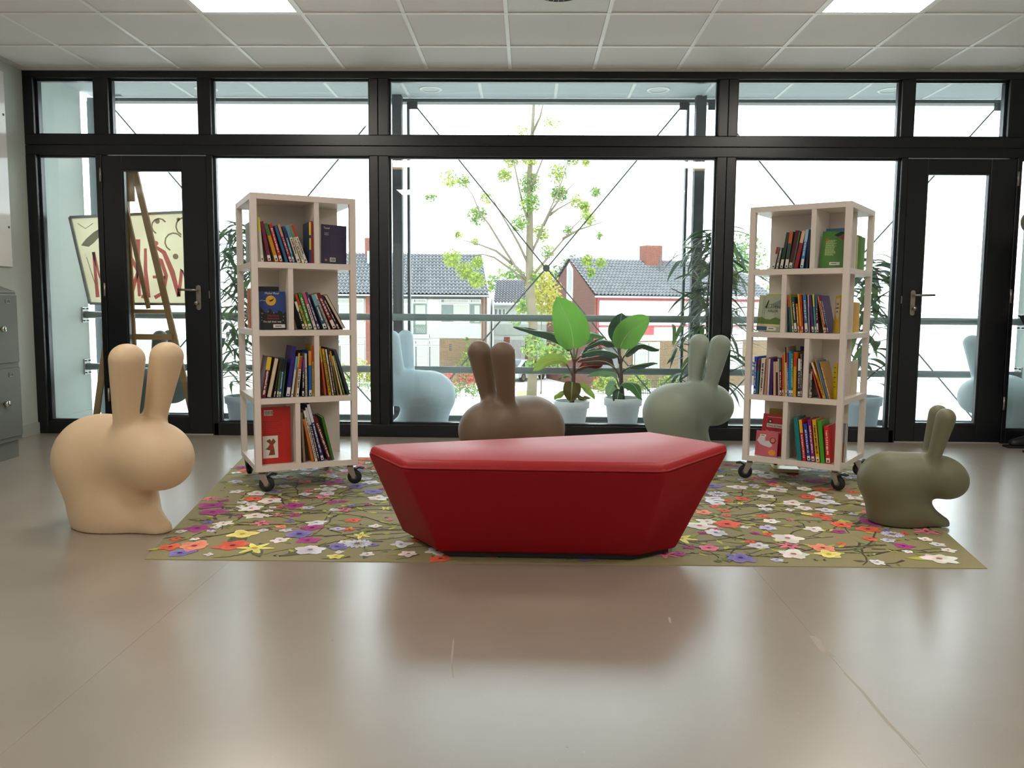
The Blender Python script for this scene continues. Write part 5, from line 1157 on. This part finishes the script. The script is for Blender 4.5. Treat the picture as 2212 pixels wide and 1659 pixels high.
# ------------------------------------------------------------------ banana plants on the loggia
def plant_leaf_mat(name, hexs, hex2, trans=0.25, rough=0.35):
    m = bpy.data.materials.new(name); m.use_nodes = True; nt = m.node_tree; N = nt.nodes; L = nt.links; b = N['Principled BSDF']
    tc = N.new('ShaderNodeTexCoord'); w = N.new('ShaderNodeTexNoise'); w.inputs['Scale'].default_value = 9; mp = N.new('ShaderNodeMapping'); mp.inputs['Scale'].default_value = (1, 7, 1)
    L.new(tc.outputs['UV'], mp.inputs['Vector']); L.new(mp.outputs['Vector'], w.inputs['Vector']); mx = N.new('ShaderNodeMix'); mx.data_type = 'RGBA'
    mx.inputs['A'].default_value = lin(hexs)+(1,); mx.inputs['B'].default_value = lin(hex2)+(1,); L.new(w.outputs['Fac'], mx.inputs['Factor']); L.new(mx.outputs['Result'], b.inputs['Base Color']); b.inputs['Roughness'].default_value = rough
    t = N.new('ShaderNodeBsdfTranslucent'); s = N.new('ShaderNodeMixShader'); s.inputs[0].default_value = trans; L.new(mx.outputs['Result'], t.inputs['Color']); L.new(b.outputs[0], s.inputs[1]); L.new(t.outputs[0], s.inputs[2]); L.new(s.outputs[0], N['Material Output'].inputs[0])
    return m
LM = {'bright': plant_leaf_mat('banana_bright', '5f9a34', '7fb84a', 0.45), 'dark': plant_leaf_mat('banana_dark', '1d3a2c', '2c5238', 0.12, 0.25), 'mid': plant_leaf_mat('banana_mid', '3f6e34', '5a8c46', 0.3), 'yellow': plant_leaf_mat('banana_yellow', '7d9c3a', 'a3b650', 0.4), 'maroon': plant_leaf_mat('banana_maroon', '5a1c26', '7a2c30', 0.3), 'brown': plant_leaf_mat('banana_brown', '4a4620', '6a5c2a', 0.3), 'darkred': plant_leaf_mat('banana_darkred', '23382e', '5a2420', 0.2), 'pale': plant_leaf_mat('banana_pale', '6c9a68', '8cb484', 0.35)}
MIDR = M('leaf_midrib', 'b4cc84', 0.4); STEMM = M('banana_stem', '5c3a34', 0.5, 0, 0.3, 12); STEMG = M('banana_petiole', '5c7a44', 0.5, 0, 0.2, 12)
def bez(pts, n):
    """Catmull-Rom through the control points"""
    P_ = [Vector(p) for p in pts]; P_ = [P_[0]*2-P_[1]]+P_+[P_[-1]*2-P_[-2]]; out = []
    for i in range(1, len(P_)-2):
        for k in range(n):
            t = k/n; a, b, c, d = P_[i-1:i+3]
            out.append(0.5*((2*b)+(c-a)*t+(2*a-5*b+4*c-d)*t*t+(3*b-a-3*c+d)*t**3))
    out.append(P_[-2]); return out
def banana_leaf(parent, pts, width, nm, mat, base, seed):
    r = random.Random(seed); cv = bez([tuple(Vector(p)-Vector(base)) for p in pts], 6)
    pet = cv[:7]; bl = cv[5:]; n = len(bl)
    MB().tube([tuple(p) for p in pet], [0.009-0.004*i/6 for i in range(7)], 8).build('petiole', STEMG if mat in ('bright','mid','yellow','pale') else STEMM, parent, True)
    nrm = {'f': Vector((0.05,-1,0.25)), 'u': Vector((0,-0.45,0.9)), 'd': Vector((0.1,-0.75,0.65))}[nm]
    v = []; f = []; K_ = 7; uv = []
    for i, p in enumerate(bl):
        t = i/(n-1); tg = (bl[min(i+1,n-1)]-bl[max(i-1,0)]).normalized(); sd = tg.cross(nrm).normalized(); up = sd.cross(tg).normalized()
        w = width/2*(math.sin(PI*min(1, t*0.93+0.07))**0.62)*(1.0 if t < 0.93 else 0.8)
        for k in range(K_):
            a = -1+2*k/(K_-1); wav = 0.010*math.sin(9*t+3*a+seed)*abs(a)
            v.append(p+sd*a*w+up*((abs(a)**1.5)*w*(0.32 if nm != 'f' else 0.16)*(-1 if nm == 'u' else 1)+wav)); uv.append((t, a*0.5+0.5))
    for i in range(n-1):
        for k in range(K_-1): f.append((i*K_+k, i*K_+k+1, (i+1)*K_+k+1, (i+1)*K_+k))
    mb = MB(); mb.add(v, f); o = mb.build('leaf', LM[mat], parent, True)
    ul = o.data.uv_layers.new(name='UVMap')
    for lp in o.data.loops: ul.data[lp.index].uv = uv[lp.vertex_index]
    MB().tube([tuple(p+Vector((0,-0.0015,0.0005))) for p in bl], [0.0045*(1-0.8*i/(n-1)) for i in range(n)], 6).build('midrib', MIDR, o, True)
POTM = M('white_plastic_pot', 'f2f5f8', 0.45, 0, 0.02, 14, 0.02); SOIL = M('potting_soil', '4a3c30', 0.95, 0, 0.3, 60, 0.4)
def pot(t, r, h, mat=POTM):
    MB().lathe([(0.0,0.0),(r*0.72,0.0),(r*0.90,h*0.76),(r*1.0,h*0.77),(r*1.03,h*0.985),(r*1.0,h),(r*0.94,h),(r*0.90,h*0.80),(0.0,h*0.79)], 40).build('pot', mat, t, True); MB().lathe([(0.0,h*0.86),(r*0.905,h*0.855),(r*0.90,h*0.80)], 28).build('soil', SOIL, t)
BP1 = [
 ([(0.371,6.500,0.574),(0.362,6.500,0.674),(0.333,6.480,0.834),(0.224,6.500,1.068)],0.290,'f','bright'),
 ([(0.368,6.500,0.536),(0.323,6.520,0.658),(0.199,6.550,0.768),(0.031,6.550,0.796),(-0.122,6.520,0.825)],0.126,'u','dark'),
 ([(0.379,6.500,0.574),(0.414,6.560,0.694),(0.503,6.620,0.768),(0.628,6.620,0.746)],0.126,'u','mid'),
 ([(0.358,6.500,0.436),(0.298,6.440,0.540),(0.234,6.400,0.568),(0.124,6.360,0.544),(0.033,6.340,0.482)],0.112,'d','yellow'),
 ([(0.373,6.500,0.451),(0.410,6.450,0.503),(0.492,6.420,0.525),(0.591,6.420,0.525)],0.082,'d','maroon'),
 ([(0.353,6.440,0.355),(0.349,6.380,0.394),(0.345,6.350,0.327),(0.339,6.350,0.243)],0.141,'f','brown'),
 ([(0.374,6.480,0.295),(0.412,6.440,0.359),(0.470,6.420,0.332),(0.529,6.410,0.256)],0.063,'d','yellow'),
 ([(0.345,6.480,0.276),(0.286,6.420,0.301),(0.241,6.380,0.282),(0.208,6.370,0.257)],0.048,'d','yellow'),
 ([(0.375,6.480,0.265),(0.393,6.420,0.280),(0.439,6.380,0.262),(0.496,6.370,0.275)],0.045,'d','brown'),
 ([(0.363,6.500,0.398),(0.329,6.580,0.429),(0.293,6.620,0.425),(0.249,6.640,0.400)],0.052,'u','mid'),
 ([(0.375,6.500,0.548),(0.430,6.550,0.597),(0.491,6.580,0.638),(0.560,6.600,0.656)],0.074,'u','dark'),
]
BP2 = [
 ([(0.739,6.500,0.577),(0.738,6.480,0.678),(0.809,6.450,0.802),(0.954,6.460,0.916)],0.216,'f','bright'),
 ([(0.731,6.500,0.596),(0.735,6.560,0.697),(0.740,6.590,0.816),(0.754,6.600,0.943)],0.193,'f','dark'),
 ([(0.731,6.500,0.603),(0.699,6.500,0.688),(0.589,6.520,0.720),(0.453,6.520,0.659)],0.112,'u','dark'),
 ([(0.732,6.500,0.540),(0.692,6.420,0.618),(0.562,6.400,0.648),(0.422,6.440,0.618)],0.134,'u','dark'),
 ([(0.736,6.500,0.503),(0.785,6.520,0.617),(0.907,6.530,0.692),(1.053,6.530,0.645)],0.104,'u','dark'),
 ([(0.734,6.500,0.428),(0.674,6.400,0.520),(0.578,6.360,0.566),(0.384,6.340,0.555)],0.089,'d','darkred'),
 ([(0.738,6.500,0.428),(0.777,6.440,0.500),(0.874,6.400,0.537),(1.020,6.400,0.545)],0.074,'u','dark'),
 ([(0.736,6.500,0.353),(0.706,6.580,0.421),(0.622,6.620,0.443),(0.483,6.620,0.419)],0.067,'d','pale'),
 ([(0.740,6.500,0.316),(0.755,6.420,0.387),(0.834,6.400,0.375),(0.903,6.380,0.263)],0.126,'u','mid'),
 ([(0.728,6.450,0.283),(0.719,6.380,0.324),(0.706,6.350,0.283),(0.700,6.350,0.224)],0.089,'f','dark'),
 ([(0.729,6.500,0.297),(0.692,6.440,0.370),(0.659,6.400,0.351),(0.633,6.390,0.282)],0.089,'f','pale'),
]
for lst, (px_, py_), (r, h), lab, zs in ((BP1, (0.352, 6.47), (0.142, 0.238), 'banana plant with one upright leaf in a white pot, left one', 0.57), (BP2, (0.762, 6.47), (0.150, 0.268), 'banana plant with dark leaves in a white pot, right one', 0.60)):
    t = thing('banana_plant', lab, 'potted plant', (px_, py_, 0), 0, 'banana plants in white pots'); pot(t, r, h)
    sx = lst[0][0][0][0]-px_
    MB().tube([(0.0, 0.0, h*0.8), (sx*0.6, 0.02, h+0.12), (sx, 0.03, zs)], [0.020, 0.018, 0.011], 10).build('stem', STEMM, t, True)
    for i, (pts, w, nm, c) in enumerate(lst): banana_leaf(t, pts, w, nm, c, (px_, py_, 0), i+3)

# ------------------------------------------------------------------ narrow-leaved pot plants
NL = [plant_leaf_mat('ficus_leaf_dark', '35563a', '4c7450', 0.35), plant_leaf_mat('ficus_leaf_green', '557a44', '76985a', 0.4), plant_leaf_mat('ficus_leaf_grey', '4e6656', '70887a', 0.35)]
def narrow_leaf(name, length, width, droop, mat):
    v = []; f = []; n = 7
    for i in range(n+1):
        t = i/n; x = length*t*(1-0.25*droop*t); z = -length*droop*0.75*t*t; w = width/2*max(0.04, math.sin(PI*min(1, 0.1+0.9*t))**0.8)
        v += [(x, -w, z+w*0.25), (x, 0, z), (x, w, z+w*0.25)]
    for i in range(n):
        for k in (0, 1): f.append((3*i+k, 3*(i+1)+k, 3*(i+1)+k+1, 3*i+k+1))
    o = MB().add(v, f).build(name, mat, None, True); return o
def leafy(label, loc, r, h, top, spread, nleaf, llen, lw, seed, name='dracaena', shape=1.0, xmin=-9):
    rg = random.Random(seed); t = thing(name, label, 'potted plant', loc, 0, 'tall narrow leaved pot plants'); pot(t, r, h, M('pale_blue_pot', 'c4d3de', 0.45, 0, 0.02, 14))
    MB().tube([(0,0,h*0.8),(0.015,0.0,h+0.3),(-0.01,0.01,top*0.62),(0.01,0,top-0.1)], [0.014,0.012,0.010,0.005], 8).build('trunk', BARK, t, True)
    ends = []
    for i in range(7):
        z0 = h+0.1+(top-h-0.25)*i/7; a = i*2.4; e = (spread*0.55*math.cos(a), spread*0.35*math.sin(a), z0+0.18); MB().tube([(0,0,z0),(e[0]*0.5,e[1]*0.5,z0+0.11),e], [0.007,0.006,0.003], 6).build('branch', BARK, t, True); ends.append(e)
    vars_ = [narrow_leaf('leaf', llen*s, lw, d, NL[k % 3]) for k, (s, d) in enumerate(((1,0.7),(0.85,1.0),(1.1,0.85),(0.9,0.5),(0.75,1.15),(1.0,0.95)))]
    metas = [o.data for o in vars_]
    for o in vars_: bpy.data.objects.remove(o)
    made = 0
    for i in range(6000):
        if made >= nleaf: break
        z = h+0.06+(top-h-0.02)*(rg.random()**0.8); f_ = (z-h)/(top-h)
        rad = spread*(1-0.72*max(0, f_-0.15)**1.4)*(rg.random()**0.6)*0.62; a = rg.uniform(0, 6.283)
        x, y = rad*math.cos(a), rad*0.45*math.sin(a)
        yw = rg.choice((0.0, PI))+rg.gauss(0, 0.6) if rg.random() < 0.8 else rg.uniform(0, 6.283)
        if not -0.29 < y+llen*0.9*math.sin(yw) < 0.17 or x+llen*0.9*math.cos(yw) < xmin: continue
        made += 1; o = bpy.data.objects.new('leaf', rg.choice(metas)); COL.objects.link(o); o.parent = t; o.location = (x, y, z)
        o.rotation_euler = (rg.uniform(-0.4, 0.4), rg.uniform(-0.6, 0.25), yw); s = rg.uniform(0.8, 1.15); o.scale = (s, s, s)
leafy('dense narrow leaved plant in a pale pot behind the left bookcase', (-2.30, 6.46, 0), 0.145, 0.255, 1.58, 0.40, 270, 0.25, 0.034, 31, xmin=-0.26)
leafy('tall airy narrow leaved plant behind the grey green rabbit', (1.42, 6.46, 0), 0.15, 0.26, 1.56, 0.56, 295, 0.28, 0.036, 32, xmin=-0.36)
leafy('broad leaved plant in a pale pot behind the right bookcase', (2.66, 6.46, 0), 0.15, 0.30, 1.36, 0.40, 130, 0.23, 0.058, 33)

# ------------------------------------------------------------------ easel with a welcome banner facing the street
WOOD = M('easel_pine', 'a07a4c', 0.6, 0, 0.2, 6, 0.05, 0.4, (1, 1, 6)); ALU = M('aluminium_frame', 'a9adb0', 0.35, 0.8)
ea = thing('wooden_easel', 'tall wooden easel standing behind the left door', 'easel', (-3.025, 6.215, 0))
def leg(a, b, w=0.045, d=0.022): MB().bar(a, b, w, d, (0,1,0)).build('leg', WOOD, ea)
leg((-0.022,0.0,1.985), (-0.37,0.0,0.0)); leg((0.022,0.0,1.985), (0.435,0.0,0.0)); leg((-0.07,0.035,1.86), (-0.07,0.085,0.0), 0.04)
MB().box(-0.075, 0.02, -0.028, -0.008, 1.76, 1.965).build('head_block', WOOD, ea); MB().box(-0.225, 0.235, -0.030, -0.011, 0.915, 0.945).build('crossbar', WOOD, ea); MB().box(-0.27, 0.28, -0.030, -0.011, 0.710, 0.755).build('crossbar', WOOD, ea)
MB().bar((-0.06,-0.02,1.78), (0.10,-0.02,0.95), 0.030, 0.018, (0,1,0)).build('brace', WOOD, ea)
bn = thing('welcome_banner', 'beige painted welcome canvas on the easel, seen from behind', 'banner', (-3.09, 6.30, 0.985), 0)
CAN = leaf_mat('painted_canvas', 'efdcb8', 0.6); cq = [(-0.345,0.0),(0.50,0.0),(0.50,0.715),(-0.475,0.665)]
MB().add([(x, 0.004, z) for x, z in cq], [(0,1,2,3)]).build('canvas', CAN, bn)
for a, b in zip(cq, cq[1:]+cq[:1]): MB().bar((a[0],0.002,a[1]), (b[0],0.002,b[1]), 0.020, 0.026, (0,1,0)).build('frame_bar', ALU if a[1] != b[1] or a[1] > 0 else ALU, bn)
PINK = leaf_mat('pink_red_paint', 'd47a82', 0.6); GRYP = leaf_mat('grey_paint', 'a89c8c', 0.6)
def stroke(pts, w, mat=PINK, name='painted_letter'):
    v = []; n = len(pts)
    for i, (x, z) in enumerate(pts):
        a = pts[max(i-1,0)]; b = pts[min(i+1,n-1)]; dx, dz = b[0]-a[0], b[1]-a[1]; l = math.hypot(dx, dz) or 1; ww = w[i]/2 if isinstance(w, list) else w/2
        v += [(x-dz/l*ww, 0.003, z+dx/l*ww), (x+dz/l*ww, 0.003, z-dx/l*ww)]
    return MB().add(v, [(2*i, 2*i+1, 2*i+3, 2*i+2) for i in range(n-1)]).build(name, mat, bn)
# WELKOM, mirrored because the painted side faces the street: W E L K O M from right to left
stroke([(0.16,0.46),(0.25,0.40),(0.31,0.25),(0.355,0.06)], [0.02,0.035,0.04,0.03]); stroke([(0.355,0.06),(0.385,0.27),(0.42,0.14),(0.445,0.06)], 0.028); stroke([(0.445,0.06),(0.48,0.42)], 0.03)
stroke([(0.155,0.36),(0.225,0.34),(0.262,0.22),(0.235,0.09),(0.165,0.05)], 0.030); stroke([(0.155,0.21),(0.255,0.21)], 0.022)
stroke([(0.105,0.43),(0.100,0.26),(0.115,0.05)], [0.022,0.030,0.036]); stroke([(0.115,0.05),(0.06,0.06)], 0.028)
stroke([(0.050,0.50),(0.040,0.28),(0.045,0.06)], [0.036,0.030,0.024]); stroke([(0.040,0.26),(-0.045,0.42)], 0.030); stroke([(0.040,0.25),(-0.030,0.05)], [0.024,0.04])
stroke([(-0.13+0.06*math.cos(k*PI/8), 0.24+0.17*math.sin(k*PI/8)) for k in range(17)], 0.028)
stroke([(-0.215,0.05),(-0.225,0.38),(-0.262,0.20),(-0.305,0.40)], 0.028); stroke([(-0.305,0.40),(-0.285,0.05)], [0.02,0.03,])
for cx, cz, r in ((0.33, 0.48, 0.07), (0.42, 0.60, 0.07), (0.22, 0.60, 0.06)): stroke([(cx+r*math.cos(k*PI/6+0.6), cz+r*math.sin(k*PI/6+0.6)) for k in range(8)], 0.012, GRYP, 'painted_curl')
for cx, cz, r, m_ in ((0.205, 0.64, 0.020, GRYP), (0.34, 0.37, 0.022, GRYP), (0.19, 0.47, 0.018, PINK), (0.37, 0.655, 0.014, GRYP), (0.45, 0.50, 0.016, GRYP)): disc_art(bn, 'painted_dot', m_, cx, cz, r, 0.003)
poly_art(bn, 'painted_bird', leaf_mat('bird_grey_paint', '94948c', 0.5), [(-0.40,0.45),(-0.36,0.50),(-0.30,0.55),(-0.24,0.585),(-0.22,0.56),(-0.25,0.52),(-0.30,0.47),(-0.34,0.44)], 0.003)
stroke([(-0.36,0.36),(-0.33,0.25),(-0.30,0.15)], 0.006, GRYP, 'painted_twig'); stroke([(-0.42,0.62),(-0.36,0.58),(-0.30,0.62)], 0.006, GRYP, 'painted_twig')
